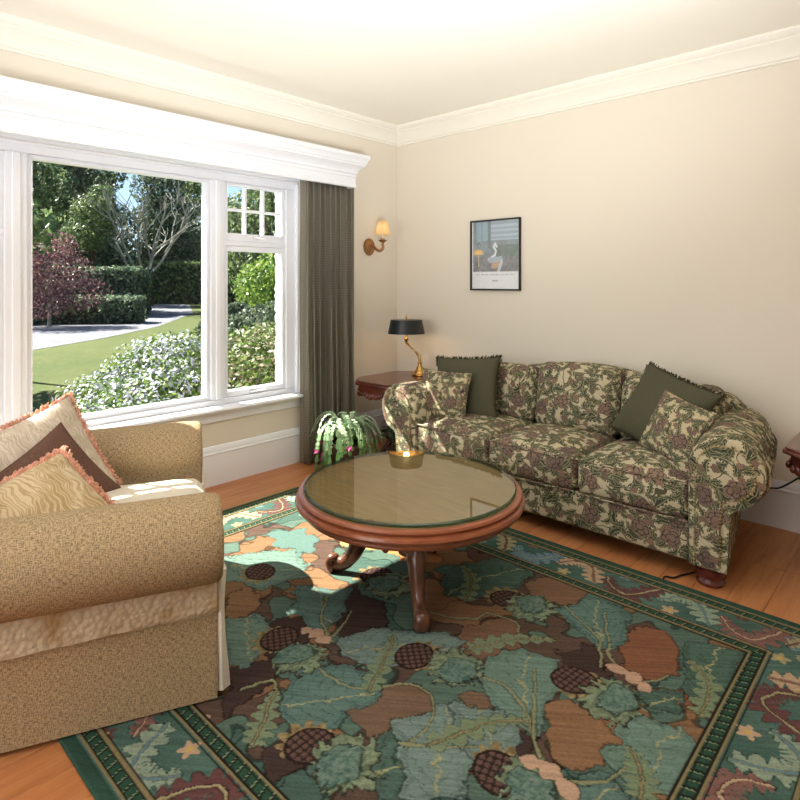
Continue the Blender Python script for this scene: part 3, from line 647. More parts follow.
# ------------------------------------------------------------------ sofa
SOFA = (1.825, -.5, 0)
sofa = thing('sofa', 'three-seat floral tapestry sofa with camel back and rolled arms', 'sofa', SOFA)
FT = 'floral_tapestry'
obj('base_frame', join(box(-.79, .79, -.40, .40, .10, .25, .02), box(-.79, .79, -.425, -.38, .082, .255, .02, 3)), FT, sofa, 40, uv=True)
obj('dust_cover', box(-.8, .8, -.37, .39, .07, .1), 'dust_cover', sofa)
def arm_prof(xc, r=.148, zc=.505, zb=.085):
    p = [(xc-r, zb), (xc-r, .2), (xc-r-.003, .35)]
    p += [(xc+r*math.cos(math.radians(a)), zc+r*math.sin(math.radians(a))) for a in range(180, -86, -14)]
    return p+[(xc+.02, zc-r-.012), (xc+.012, .22), (xc+.005, zb)]
def arm_geo():
    secs = []
    for t, sc in ((-.012, .90), (-.004, .965), (0, .985), (.02, 1), (.25, 1), (.5, 1), (.75, .99), (1, .97), (1.02, .9)):
        xc = .936-.125*max(0, t); y = -.43+.80*t
        secs.append([(xc+(x-xc)*sc, y, .3+(z-.3)*sc if z > .3 else z) for x, z in arm_prof(xc)])
    g = loft(secs); return g[0], [tuple(reversed(f)) for f in g[1]]
def panel_geo():
    out = [(.936-.118, .10), (.936-.118, .3), (.936-.118, .5)]
    out += [(.936+.112*math.cos(math.radians(a)), .505+.112*math.sin(math.radians(a))) for a in range(172, -75, -12)]
    out += [(.945, .405), (.925, .38), (.918, .28), (.916, .10)]
    cx, cz = .88, .4
    f = lambda s, y: [(cx+(x-cx)*s, y, cz+(z-cz)*s) for x, z in out]
    g = loft([f(1, -.436), f(.985, -.4455), f(.9, -.4515), f(.6, -.454)]); return (g[0], [tuple(reversed(q)) for q in g[1]]), out
def nails(out):
    pts = [Vector((x, -.4485, z)) for x, z in out]; g = []
    d = 0; nxt = 0
    for a, b in zip(pts[:-1], pts[1:]):
        l = (b-a).length
        while nxt <= d+l:
            p = a+(b-a)*((nxt-d)/l); g.append(sphere(.0056, tuple(p), 6, 4, (1, .7, 1))); nxt += .0155
        d += l
    return join(*g)
for mir in (False, True):
    f = mirx if mir else (lambda q: q)
    arm = obj('arm', f(arm_geo()), FT, sofa, 50, uv=True)
    pg, out = panel_geo(); pn = obj('front_panel', f(pg), FT, arm, 40, uv=True)
    obj('nail_trim', f(nails(out)), 'nail_brass', arm)
    # gathered pleats where the roll meets the outer side
    pl = [tube([(.945+-.009+.149*math.cos(math.radians(a)), -.36+.09*k, +.505+.149*math.sin(math.radians(a))) for a in (40, 10, -20, -50, -80)], [.003, .006, .007, .006, .002], 6) for k in range(7)]
    obj('gathers', f(join(*[mv(g, x=-.013*k) for k, g in enumerate(pl)])), FT, arm, 60, uv=True)
    for y in (-.375, .30):
        obj('bun_foot', mv(lathe([(.02, 0), (.05, 0), (.056, .006), (.058, .016), (.052, .026), (.05, .03), (.06, .036), (.063, .05), (.06, .064), (.052, .07), (.055, .074), (.055, .088)], 24), (-1 if mir else 1)*(.862 if y < 0 else .70), y), 'bun_foot_wood', sofa)
def back_top(x): return .70+.045*math.cos(min(1, abs(x)/.86)*PI/2)**.7+.055*max(0, math.cos(min(1, abs(x)/.55)*PI/2))**1.3
secs = []
for i in range(41):
    x = -.84+1.68*i/40; zt = back_top(x); ed = max(.0, (abs(x)-.78)/.06)
    zt -= .05*ed; p = [(.20, .2), (.22, zt-.10), (.225, zt-.06)] + [(.315-.09*math.cos(a), zt-.055+.055*math.sin(a)) for a in [PI*k/8 for k in range(1, 8)]] + [(.405, zt-.06), (.415, .4), (.41, .09)]
    secs.append([(x, y, z) for y, z in p])
obj('camel_back', loft(secs), FT, sofa, 50, uv=True)
for i in (-1, 0, 1):
    c = cush(.522, .565, .185, .045, 14, .038, 0, .022, .004); c = mv(c, i*.527, -.155, .342)
    cu = obj('seat_cushion', c, FT, sofa, 60, uv=True)
    # welt piping round the front edges
    w = [(i*.527-.255+.51*k/16, -.432-.012*(1-(k/8-1)**2), .425) for k in range(17)]
    obj('piping', join(tube(w, .005, 6), tube([(x, y, .262) for x, y, z in w], .005, 6)), FT, cu, 60, uv=True)
    h = .40 if i == 0 else .365
    c = cush(.524, .17, h, .07, 14, .0, 0, .035, 0); c = xf(c, Matrix.Translation((i*.527, .15, .405+h/2)) @ Matrix.Rotation(math.radians(-9), 4, 'X'))
    obj('back_cushion', c, FT, sofa, 60, uv=True)
def put_pillow(name, label, c, face, roll, w, h, t, mat, fringe=None, seed=0, wob=.05, group=None, flen=.02, pinch=.08, cat='pillow', n_f=420, frad=.0016):
    """face: direction its front looks; roll about that direction"""
    fy = -Vector(face).normalized(); up = Vector((0,0,1)); xx = fy.cross(up).normalized(); zz = xx.cross(fy)
    R = Matrix((xx, fy, zz)).transposed().to_4x4() @ Matrix.Rotation(math.radians(roll), 4, 'Y')
    root = thing(name, label, cat, group=group); root.matrix_world = Matrix.Translation(c) @ R
    b = obj('cover', pillow(w, h, t, 20, pinch, wob, seed), mat, root, 60, uv=True)
    out = pillow_outline(w, h, pinch)
    if fringe:
        r = random.Random(seed+1); g = []; P = out+[out[0]]; cen = Vector((0,0,0))
        for _ in range(n_f):
            k = r.uniform(0, len(out)-.001); i = int(k); p = P[i].lerp(P[i+1], k-i); d = (p-cen).normalized()
            d = (d+Vector((r.uniform(-.6,.6), r.uniform(-.7,.7), r.uniform(-.6,.6)))).normalized()
            m = p+d*flen*.5+Vector((r.uniform(-.3,.3)*flen, r.uniform(-.3,.3)*flen, r.uniform(-.3,.3)*flen)); e = p+d*flen*r.uniform(.7, 1.15)
            g.append(tube([p-d*.003, m, e], [frad*1.6, frad*1.8, frad*1.2], 4))
        f = obj('fringe', join(*g), fringe, root, 60); f['kind'] = 'stuff'
        obj('braid', loft([[p+Vector((0, math.cos(a)*.005, 0))+(p.normalized()*math.sin(a)*.005) for a in (0, 1.57, 3.14, 4.71)] for p in out], loop=True), fringe, root, 60)
    else:
        obj('piping', loft([[p+Vector((0, math.cos(a)*.004, 0))+(p.normalized()*math.sin(a)*.004) for a in (0, 1.05, 2.1, 3.14, 4.19, 5.24)] for p in out], loop=True), mat, root, 60, uv=True)
    return root
put_pillow('throw_pillow', 'dark green velvet pillow with fringed edge at the sofa\'s lamp end', (1.15, -.57, .615), (.10, -1, .30), -5, .47, .40, .13, 'green_velvet', 'green_fringe', 1, flen=.02)
put_pillow('throw_pillow', 'small floral tapestry pillow in front of the pillow at the sofa\'s lamp end', (1.085, -.72, .575), (.10, -1, .28), 0, .37, .32, .12, 'floral_pillow', None, 2)
put_pillow('throw_pillow', 'dark green velvet pillow slumped against the sofa\'s right arm', (2.365, -.51, .63), (-.28, -1, .60), 15, .45, .41, .15, 'green_velvet', 'green_fringe', 3, flen=.02)
put_pillow('throw_pillow', 'small floral tapestry pillow leaning on the sofa\'s right arm', (2.475, -.66, .585), (-.50, -1, .50), 10, .335, .31, .12, 'floral_pillow', None, 4)

# ------------------------------------------------------------------ armchair
AC = thing('armchair', 'beige woven armchair with wide rolled arms and quilted side band', 'armchair', (1.124, -2.910, .0125), math.radians(155.2))
BW = 'beige_weave'
obj('base', box(-.47, .47, -.44, .44, .02, .27, .02), BW, AC, 40, uv=True)
def ac_arm(xc, zc, r=.132):
    secs = []
    p = [(.31, .05), (.31, .3)]
    p += [(xc+r*math.cos(math.radians(a))*1.08, zc+r*math.sin(math.radians(a))) for a in range(205, -76, -12)]
    p += [(.508, .35), (.512, .2), (.517, .006), (.31, .006)]
    for y, sc in ((-.478, .80), (-.476, .90), (-.468, .955), (-.452, .985), (-.425, 1), (-.2, 1), (.1, 1), (.4, 1), (.44, .97)):
        z0 = .32
        secs.append([(xc+(x-xc)*(sc if z > .36 else 1-(1-sc)*.35), y+(0 if z > .36 else .012*(1-sc)*9), (zc+(z-zc)*sc) if z > .36 else z) for x, z in p])
    g = loft(secs); return g[0], [tuple(reversed(f)) for f in g[1]]
def ac_band():
    secs = []
    for i in range(25):
        t = i/24; y = -.463+.90*t; lift = .05*(1-t)**1.5+.003*math.sin(i*1.7)
        x0 = .415
        secs.append([(x0+.06, y, .375+lift*.2), (x0+.100, y, .37+lift*.3), (x0+.106, y, .345+lift*.5), (x0+.109, y, .27+lift*.5), (x0+.109, y, .255+lift*.5), (x0+.09, y, .255)])
    g = loft(secs); return g[0], [tuple(reversed(f)) for f in g[1]]
for mir in (False, True):
    f = mirx if mir else (lambda q: q)
    arm = obj('arm', f(ac_arm(.478, .490) if mir else ac_arm(.500, .503)), BW, AC, 50, uv=True)
    obj('quilted_band', f(ac_band()), 'quilted_band', arm, 50, uv=True)
    obj('front_drape', f(loft([[(.31, -.45, z), (.34, -.482, z), (.42, -.490-.006*math.sin(z*9), z), (.492, -.494-.006*math.sin(z*14+1)-.06*max(0, .12-z), z), (.512, -.478-.03*max(0, .12-z), z), (.50, -.45, z)] for z in [.02+.37*k/24 for k in range(25)]])), 'cream_cotton', arm, 50, uv=True)
obj('skirt', loft([[(x, -.468-.008*math.sin(x*24), .015), (x, -.462-.006*math.sin(x*24), .26), (x, -.44, .27), (x, -.44, .015)] for x in [-.31+.62*i/30 for i in range(31)]]), 'cream_cotton', AC, 50, uv=True)
obj('backrest', mv(cush(1.0, .22, .42, .10, 14, .02, 0, .03), 0, .38, .445), BW, AC, 60, uv=True)
obj('seat_cushion', mv(cush(.64, .66, .17, .05, 14, .03, 0, .012), 0, -.14, .355), 'cream_cotton', AC, 60, uv=True)
def chair_pt(x, y, z):
    a = math.radians(155.2); return (1.12+x*math.cos(a)-y*math.sin(a), -2.92+x*math.sin(a)+y*math.cos(a), z)
u_ = (.42, .907)
put_pillow('chair_pillow', 'pale silvery brocade pillow with pink fringe, upright at the back of the armchair', (.85, -2.935, .575), (.88, -.05, .38), -20, .44, .42, .15, 'silver_brocade', 'pink_fringe', 11, flen=.022, n_f=900)
put_pillow('chair_pillow', 'brown velvet pillow wedged between the fringed pillows on the armchair', (.98, -2.93, .505), (.88, .05, .45), -30, .40, .38, .12, 'brown_velvet', None, 12, wob=.12)
put_pillow('chair_pillow', 'gold brocade pillow with thick pink fringe nearest the viewer on the armchair', (1.19, -3.035, .465), (.70, -.12, .95), -26, .46, .46, .20, 'gold_brocade', 'pink_fringe', 13, flen=.03, n_f=2200, frad=.002)

# ------------------------------------------------------------------ coffee table
CT = thing('coffee_table', 'round wooden pedestal coffee table with glass top and carved scroll legs', 'coffee table', (1.747, -1.773, .0155))
R = .450; ZT = .414
obj('table_top', lathe([(.02, ZT-.045), (.44, ZT-.045), (.452, ZT-.005), (.452, ZT)], 72), 'table_top_wood', CT, 30)
obj('rim', lathe([(.40, ZT-.080), (.440, ZT-.084), (.452, ZT-.080), (.458, ZT-.070), (.456, ZT-.062), (.466, ZT-.058), (.480, ZT-.050), (.486, ZT-.038), (.482, ZT-.028), (.472, ZT-.024), (.468, ZT-.022), (.472, ZT-.018), (.475, ZT-.010), (.471, ZT-.003), (.462, ZT), (.446, ZT-.0005), (.40, ZT-.04)], 96, cap=False), 'rim_wood', CT, 35)
gt = obj('glass_top', lathe([(.02, ZT+.001), (R-.003, ZT+.001), (R, ZT+.004), (R, ZT+.012), (R-.005, ZT+.0165), (.02, ZT+.0165)], 96), ['table_glass', 'table_glass_edge'], CT, 35)
for p in gt.data.polygons:
    if abs(p.normal.z) < .9: p.material_index = 1
obj('pedestal', lathe([(.03, .12), (.05, .125), (.06, .15), (.045, .175), (.05, .19), (.07, .21), (.085, .24), (.075, .27), (.055, .285), (.06, .30), (.10, .325), (.13, ZT-.085), (.03, ZT-.06)], 28), 'leg_wood', CT, 35)
obj('finial', lathe([(.004, .07), (.016, .078), (.02, .09), (.012, .1), (.02, .106), (.028, .115), (.03, .121)], 16), 'leg_wood', CT, 35)
def leg_geo():
    path = spline([(.045, 0, .215), (.10, 0, .255), (.155, 0, .25), (.20, 0, .205), (.232, 0, .14), (.262, 0, .078), (.300, 0, .04), (.342, 0, .032)], 6)
    rad = np.interp(np.linspace(0, 1, len(path)), [0, .15, .3, .5, .75, .9, 1], [.038, .05, .052, .044, .031, .030, .031])
    g = tube(path, list(rad), 12); g = ([(x, y*.82, z) for x, y, z in g[0]], g[1])
    sc = []   # scroll at the toe
    th = np.linspace(-PI/2, PI*1.9, 26); sp = [(.348+(.030-.0065*i/5)*math.cos(a)*.9, 0, .041+(.030-.0065*i/5)*math.sin(a)) for i, a in enumerate(th)]
    sr = list(np.linspace(.024, .009, 26))
    g2 = tube(sp, sr, 10); g2 = ([(x, y*1.35, z) for x, y, z in g2[0]], g2[1])
    return join(g, g2)
def knee():
    th = np.linspace(.2, PI*2.6, 30); sp = [(.125+(.038-.001*i)*math.cos(a), 0, .245+(.038-.001*i)*math.sin(a)) for i, a in enumerate(th)]
    g = tube(sp, list(np.linspace(.012, .005, 30)), 8); g = ([(x, y*5.0, z) for x, y, z in g[0]], g[1])
    lf = tube(spline([(.17, 0, .265), (.215, 0, .215), (.235, 0, .15), (.25, 0, .11)], 5), [.004, .012, .016, .017, .017, .016, .015, .014, .013, .012, .011, .010, .009, .007, .004, .002], 8)
    lf = ([(x+.012, y*1.3, z+.012) for x, y, z in lf[0]], lf[1])
    lobes = []
    for i, (x, z, w) in enumerate(((.105, .285, .022), (.15, .285, .022), (.19, .255, .021), (.215, .21, .019), (.23, .165, .016), (.246, .12, .014))):
        for sy in (-1, 1): lobes.append(sphere(w, (x, sy*w*1.15, z-.012), 8, 6, (1.15, .9, 1.35)))
    return join(g, lf, *lobes)
for k, a in enumerate((-41, 207, 112)):
    rot = Matrix.Rotation(math.radians(a), 4, 'Z') @ Matrix.Diagonal((.82 if k == 2 else 1, 1, 1, 1))
    lg = obj('leg', xf(leg_geo(), rot), 'leg_wood', CT, 50); cvg = obj('carving', xf(knee(), rot), 'leg_wood', lg, 50)
# carved drops under the rim
for k in range(36):
    a = 2*PI*k/36
    if k % 6 in (0, 1): obj('rim_carving', sphere(.014, (.42*math.cos(a), .42*math.sin(a), ZT-.092), 8, 5, (1, 1, .8)), 'leg_wood', CT)

# ------------------------------------------------------------------ corner end table, lamp, sconce, picture
def octo(x0, x1, y0, y1, c, z): return [(x0+c, y0, z), (x1-c, y0, z), (x1, y0+c, z), (x1, y1-c, z), (x1-c, y1, z), (x0+c, y1, z), (x0, y1-c, z), (x0, y0+c, z)]
def end_table(label, loc, hx, hy, c, top=.58, pedestal=False):
    t_ = thing('end_table', label, 'side table', loc)
    f = lambda d, z, cc=c: octo(-hx+d, hx-d, -hy+d, hy-d, cc, z)
    obj('top', loft([f(.012, top-.034), f(.004, top-.03), f(.0, top-.02), f(.004, top-.012), f(.012, top-.01), f(.010, top-.004), f(.016, top)]), 'mahogany', t_, 25)
    ap = obj('apron', loft([f(.03, top-.085), f(.028, top-.035)]), 'mahogany', t_, 25)
    r = random.Random(2); cv = []
    pts = f(.022, 0)
    for a, b in zip(pts, pts[1:]+pts[:1]):
        L_ = (Vector(b)-Vector(a)).length; n = max(2, int(L_/.028))
        for i in range(n+1):
            p = Vector(a).lerp(Vector(b), i/n); m = 1-abs(i/n-.5)*2
            cv.append(sphere(.013+.008*m, (p.x, p.y, top-.082-.022*m-.005*math.sin(i*2.2)), 7, 5, (1, 1, 1.2)))
    obj('carved_edge', join(*cv), 'mahogany', t_, 50)
    if pedestal:
        obj('column', lathe([(.02, .09), (.05, .10), (.055, .14), (.03, .17), (.028, .24), (.045, .30), (.05, .36), (.03, .42), (.035, .46), (.09, top-.05), (.02, top-.04)], 24), 'mahogany', t_, 40)
        for k in range(3):
            a = k*2*PI/3+.4; ca, sa = math.cos(a), math.sin(a)
            obj('foot', tube(spline([(.02*ca, .02*sa, .12), (.09*ca, .09*sa, .13), (.17*ca, .17*sa, .06), (.23*ca, .23*sa, .02)], 5), list(np.linspace(.028, .018, 16)), 8), 'mahogany', t_, 60)
    for sx in (() if pedestal else (-1, 1)):
        for sy in (-1, 1):
            x, y = sx*(hx-c*.75), sy*(hy-c*.75)
            obj('leg', tube(spline([(x, y, top-.04), (x+sx*.02, y+sy*.02, top-.13), (x, y, .3), (x-sx*.012, y-sy*.012, .1), (x+sx*.01, y+sy*.01, .02), (x+sx*.02, y+sy*.02, .0)], 5), list(np.interp(np.linspace(0, 1, 26), [0, .2, .6, .85, 1], [.03, .034, .02, .014, .02])), 10), 'mahogany', t_, 50)
    return t_
end_table('dark mahogany end table with carved edge in the corner under the lamp', (.43, -.405, 0), .275, .335, .12, pedestal=True)
end_table('dark mahogany end table at the right edge of the photo beside the sofa', (3.205, -.43, 0), .30, .32, .13, pedestal=True)
LX, LY, LZ = .455, -.225, .58
lamp = thing('table_lamp', 'brass table lamp with black shade on the corner end table', 'lamp', (LX, LY, LZ))
obj('base', lathe([(.01, 0), (.058, 0), (.062, .006), (.06, .012), (.05, .018), (.046, .03), (.04, .036), (.03, .046), (.026, .062), (.018, .07), (.016, .085), (.02, .092), (.012, .1), (.01, .115)], 28), 'brass', lamp, 35)
q = Vector((-.105, -.10, 0))*.72
def lp(s, z): return (q.x*s, q.y*s, z)
for k, off in enumerate((-.011, .011)):
    obj('arm', tube(spline([(0, 0, .105), (off+q.x*.05, q.y*.05, .13), lp(.05+off*9, .15), (q.x*.35+off, q.y*.35-off, .185), (q.x*.65-off, q.y*.65+off, .215), (q.x*.95+off*.8, q.y*.95, .245), lp(1, .262)], 6), .0055, 8), 'brass', lamp, 60)
obj('collar', sphere(.013, (0, 0, .112), 10, 6), 'brass', lamp, 50); obj('collar', sphere(.012, lp(1, .262), 10, 6), 'brass', lamp, 50); obj('socket', mv(lathe([(.006, .25), (.016, .268), (.018, .285), (.010, .29), (.009, .33)], 14), q.x, q.y), 'brass', lamp, 50)
obj('bulb', sphere(.022, (q.x, q.y, .352), 12, 8, (1, 1, 1.3)), 'bulb_glow', lamp, 60)
ax = math.radians(43)
def oval(rx, ry, z, n=48): return [(q.x+rx*math.cos(2*PI*i/n)*math.cos(ax)-ry*math.sin(2*PI*i/n)*math.sin(ax), q.y+rx*math.cos(2*PI*i/n)*math.sin(ax)+ry*math.sin(2*PI*i/n)*math.cos(ax), z) for i in range(n)]
sh = obj('shade', loft([oval(.143, .128, .322), oval(.122, .108, .428)], cap=False), 'black_shade', lamp, 40)
obj('lining', loft([oval(.141, .126, .322), oval(.120, .106, .428)], cap=False), 'gold_lining', sh, 40)
obj('top_disc', loft([oval(.120, .106, .424), oval(.110, .097, .4275)]), 'black_shade', sh, 40)
obj('finial', mv(lathe([(.003, .428), (.008, .432), (.006, .44), (.009, .446), (.003, .462), (.001, .475)], 12), q.x, q.y), 'brass', lamp, 50)

sc = thing('wall_sconce', 'brass candle wall sconce with small pleated cream shade beside the curtain', 'sconce', (0, -.335, 1.585))
R90 = Matrix.Rotation(PI/2, 4, 'Y')
pl = lathe([(.01, 0.0), (.056, 0), (.063, .004), (.061, .010), (.044, .013), (.040, .018), (.026, .022), (.022, .03), (.008, .034)], 32)
obj('back_plate', xf(([(x*1.12, y*.98, z) for x, y, z in pl[0]], pl[1]), R90), 'antique_brass', sc, 35)
ex = .128
obj('arm', tube(spline([(.028, 0, -.005), (.055, .004, .0), (.08, .012, -.026), (.11, .02, -.034), (ex+.006, .03, -.014), (ex, .033, .02), (ex, .033, .035)], 6), list(np.interp(np.linspace(0, 1, 37), [0, .5, 1], [.009, .013, .009])), 10), 'antique_brass', sc, 60)
obj('cup', mv(lathe([(.008, .03), (.02, .036), (.032, .046), (.034, .052), (.022, .05), (.016, .056), (.016, .064), (.01, .066)], 20), ex, .033), 'antique_brass', sc, 40)
obj('candle', mv(lathe([(.004, .06), (.0115, .06), (.0115, .115), (.004, .116)], 14), ex, .033), 'candle_white', sc, 40)
obj('bulb', sphere(.014, (ex, .033, .137), 10, 8, (1, 1, 1.5)), 'sconce_glow', sc, 60)
secs = []
for z, r in ((.093, .062), (.098, .062), (.20, .034), (.205, .0345)):
    secs.append([(ex+(r+(.0022 if i % 2 else -.0022))*math.cos(2*PI*i/48), .033+(r+(.0022 if i % 2 else -.0022))*math.sin(2*PI*i/48), z) for i in range(48)])
obj('shade', loft(secs, cap=False), 'pleated_shade', sc, 20)

pic = thing('framed_picture', 'black framed print of a lamplit grey interior on the sofa wall', 'picture', (1.0015, -.001, 1.50))
PWD, PHT = .437, .525
def bar(x0, x1, z0, z1): return box(x0, x1, -.022, 0, z0, z1, .002, 1)
for b in (bar(-PWD/2, PWD/2, -PHT/2, -PHT/2+.012), bar(-PWD/2, PWD/2, PHT/2-.012, PHT/2), bar(-PWD/2, -PWD/2+.012, -PHT/2+.012, PHT/2-.012), bar(PWD/2-.012, PWD/2, -PHT/2+.012, PHT/2-.012)):
    obj('frame_bar', b, 'black_frame', pic, 30)
def print_sheet():
    nx, ny = 92, 112; w, h = PWD-.02, PHT-.02
    X, Y = np.meshgrid(np.linspace(-w/2, w/2, nx), np.linspace(-h/2, h/2, ny), indexing='ij')
    u = (X/w+.5).ravel(); v_ = (Y/h+.5).ravel(); P = np.stack([u, v_], 1); L = lambda r, g, b: np.array(lin(r, g, b)[:3])
    C = np.tile(L(232, 234, 236), (len(P), 1)); im = (v_ > .255) & (u > .03) & (u < .97)
    n = fbm(P, 9, 51); n2 = fbm(P, 22, 55)
    C[im] = (L(150, 160, 164)*(.65+.6*n)[:,None])[im]
    m = im & (v_ > .72) & (u > .40); C[m] = (L(176, 190, 200)*(.85+.25*(np.sin(v_*90) > .2))[:,None])[m]      # pale blind
    m = im & (v_ > .72+.1*(u-.4)) & (u < .36) & (u > .08); C[m] = L(156, 176, 186); m = m & (np.abs(np.mod(u-.08, .14)-.07) > .062); C[m] = L(96, 112, 118)
    m = im & (np.abs(u-.38) < .035) & (v_ > .6); C[m] = L(132, 140, 140)
    m = im & (v_ < .64) & (u > .52); C[m] = (L(128, 140, 130)*(.6+.8*n2)[:,None])[m]
    m = im & (v_ < .47); C[m] = (L(140, 138, 140)*(.55+.9*n2)[:,None])[m]
    d = np.hypot((u-.14)/.105, (v_-.53)/.06); m = im & (d < 1) & (v_ > .505); C[m] = (L(240, 204, 140)*(1.05-.25*d)[:,None])[m]
    m = im & (np.abs(u-.15) < .012) & (v_ < .5) & (v_ > .33); C[m] = L(210, 196, 170)
    def st(pts, wd, col):
        D = np.full(len(P), 9.0)
        for a, b in zip(pts[:-1], pts[1:]): D = np.minimum(D, seg(P, a, b)[0])
        C[im & (D < wd)] = L(*col)
    st([(.36, .43), (.50, .50), (.52, .56), (.47, .62), (.50, .66), (.54, .62)], .018, (226, 230, 238)); st([(.40, .42), (.62, .44)], .04, (176, 188, 200)); st([(.46, .34), (.56, .36)], .04, (196, 170, 140)); st([(.58, .28), (.64, .40)], .03, (196, 206, 214))
    m = (np.abs(v_-.215) < .009) & (u > .10) & (u < .86) & (np.sin(u*150)+np.sin(u*61) > -.3); C[m] = L(186, 190, 198)
    m = (np.abs(v_-.125) < .010) & (u > .44) & (u < .55) & (np.sin(u*210) > -.5); C[m] = L(120, 122, 126)
    V = np.column_stack([X.ravel(), np.full(len(P), -.008), Y.ravel()]); idx = np.arange(nx*ny).reshape(nx, ny)
    F = np.stack([idx[:-1,:-1].ravel(), idx[1:,:-1].ravel(), idx[1:,1:].ravel(), idx[:-1,1:].ravel()], 1)
    o = obj('print', (V.tolist(), F.tolist()), 'printed_paper', pic, 0)
    a = o.data.color_attributes.new('col', 'FLOAT_COLOR', 'POINT'); cc = np.ones((len(V), 4)); cc[:, :3] = np.clip(C, 0, 1); a.data.foreach_set('color', cc.ravel())
print_sheet()
obj('backing', box(-PWD/2+.006, PWD/2-.006, -.006, -.0005, -PHT/2+.006, PHT/2-.006), 'black_frame', pic)
obj('glass', box(-PWD/2+.011, PWD/2-.011, -.0135, -.0115, -PHT/2+.011, PHT/2-.011), 'picture_glass', pic, 0)

# ------------------------------------------------------------------ holiday cactus by the curtain
PX, PY = .39, -.93
plant = thing('potted_plant', 'potted holiday cactus with drooping stems and pink flowers below the curtain', 'plant', (PX, PY, 0))
obj('pot', lathe([(.02, .0), (.10, .0), (.105, .01), (.125, .16), (.14, .165), (.142, .19), (.13, .192), (.128, .175), (.02, .174)], 32), 'terracotta', plant, 40)
obj('soil', lathe([(.01, .172), (.127, .172), (.12, .18), (.01, .185)], 24), 'soil', plant)
def rnd_attr(o, per, vals):
    a = o.data.attributes.new('rnd', 'FLOAT', 'FACE'); a.data.foreach_set('value', np.repeat(np.asarray(vals, np.float32), per)[:len(o.data.polygons)])
r = random.Random(21); tips = []
for k in range(70):
    a = r.uniform(0, 2*PI); reach = r.uniform(.13, .28); top = r.uniform(.26, .38); drop = r.uniform(.06, .33)
    path = spline([(.04*math.cos(a), .04*math.sin(a), .18), (reach*.45*math.cos(a), reach*.45*math.sin(a), top), (reach*.8*math.cos(a+.2), reach*.8*math.sin(a+.2), top-.03), (reach*math.cos(a+.3), reach*math.sin(a+.3), max(.03, top-drop))], 4)
    g = []; vals = []
    for i in range(len(path)-1):
        p0, p1 = path[i], path[i+1]; d = p1-p0; s = d.cross(Vector((0,0,1))); s = s.normalized() if s.length > 1e-5 else Vector((1,0,0)); nn = s.cross(d).normalized()
        w = .0125; m = p0.lerp(p1, .6)
        ring = [p0, p0.lerp(p1, .25)+s*w*.7, m+s*w, p0.lerp(p1, .8)+s*w*1.15, p1, p0.lerp(p1, .8)-s*w*1.15, m-s*w, p0.lerp(p1, .25)-s*w*.7]
        g.append(loft([[v+nn*.0018 for v in ring], [v-nn*.0018 for v in ring]])); vals.append(min(1, max(0, (p0.z-.05)/.32*.7+r.uniform(0, .35))))  # paler with height: sunlight on the stems put into their colour
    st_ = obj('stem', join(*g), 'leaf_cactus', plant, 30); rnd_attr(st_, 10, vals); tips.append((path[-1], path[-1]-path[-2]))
for k in r.sample(range(70), 14):
    p, d = tips[k]; d = d.normalized(); g = []
    for j in range(9):
        a = j*.7; s = d.orthogonal().normalized(); s = (Matrix.Rotation(a, 3, d) @ s); b = p+d*.006*(j % 3); e = b+s*.022+d*(.022 if j > 4 else .004); w = d.cross(s)*.007
        g.append(([tuple(b), tuple(b.lerp(e, .6)+w), tuple(e), tuple(b.lerp(e, .6)-w)], [(0, 1, 2, 3)]))
    fl_ = obj('flower', join(*g), 'petal_pink', plant, 0); rnd_attr(fl_, 1, [r.random() for _ in range(9)])
# dark leaves of a second plant behind it, tucked under the end table
plant2 = thing('potted_plant', 'dark broad-leaved potted plant under the corner end table', 'plant', (.635, -.66, 0))
obj('pot', lathe([(.02, .0), (.06, .0), (.065, .01), (.08, .12), (.088, .125), (.088, .14), (.078, .14), (.02, .13)], 28), 'terracotta', plant2, 40)
for k in range(16):
    a = r.uniform(0, 2*PI); ln = r.uniform(.10, .19); tz = r.uniform(.2, .34)
    b = Vector((.02*math.cos(a), .02*math.sin(a), .13)); m = Vector((ln*.5*math.cos(a), ln*.5*math.sin(a), tz)); e = Vector((ln*math.cos(a), ln*math.sin(a), tz-.03)); s = Vector((-math.sin(a), math.cos(a), .15))*.034
    n = m.lerp(e, .4)
    lf = obj('leaf', ([tuple(v) for v in (b, b.lerp(m, .5)+s*.2, m+s*.8, n+s, e, n-s, m-s*.8, b.lerp(m, .5)-s*.2, m.lerp(n, .5)+Vector((0,0,-.012)))], [(0, 1, 8, 7), (1, 2, 8), (2, 3, 8), (3, 4, 8), (4, 5, 8), (5, 6, 8), (6, 7, 8)]), 'leaf_dark', plant2, 60); rnd_attr(lf, 7, [r.uniform(.2, .8)])
# cords
tag(obj('power_cord', tube(spline([(2.97, -.12, .40), (2.90, -.05, .315), (2.80, -.04, .225), (2.74, -.04, .205), (2.66, -.045, .15), (2.60, -.06, .02)], 8), .0045, 6), 'black_rubber', None, 60), 'black power cord hanging along the baseboard behind the sofa', 'cord')
tag(obj('power_cord', tube(spline([(2.62, -.82, .006), (2.58, -.90, .006), (2.56, -.95, .006), (2.53, -.965, .006), (2.53, -.992, .006)], 8), .004, 6), 'black_rubber', None, 60), 'short black cord on the floor by the sofa\'s bun foot', 'cord')

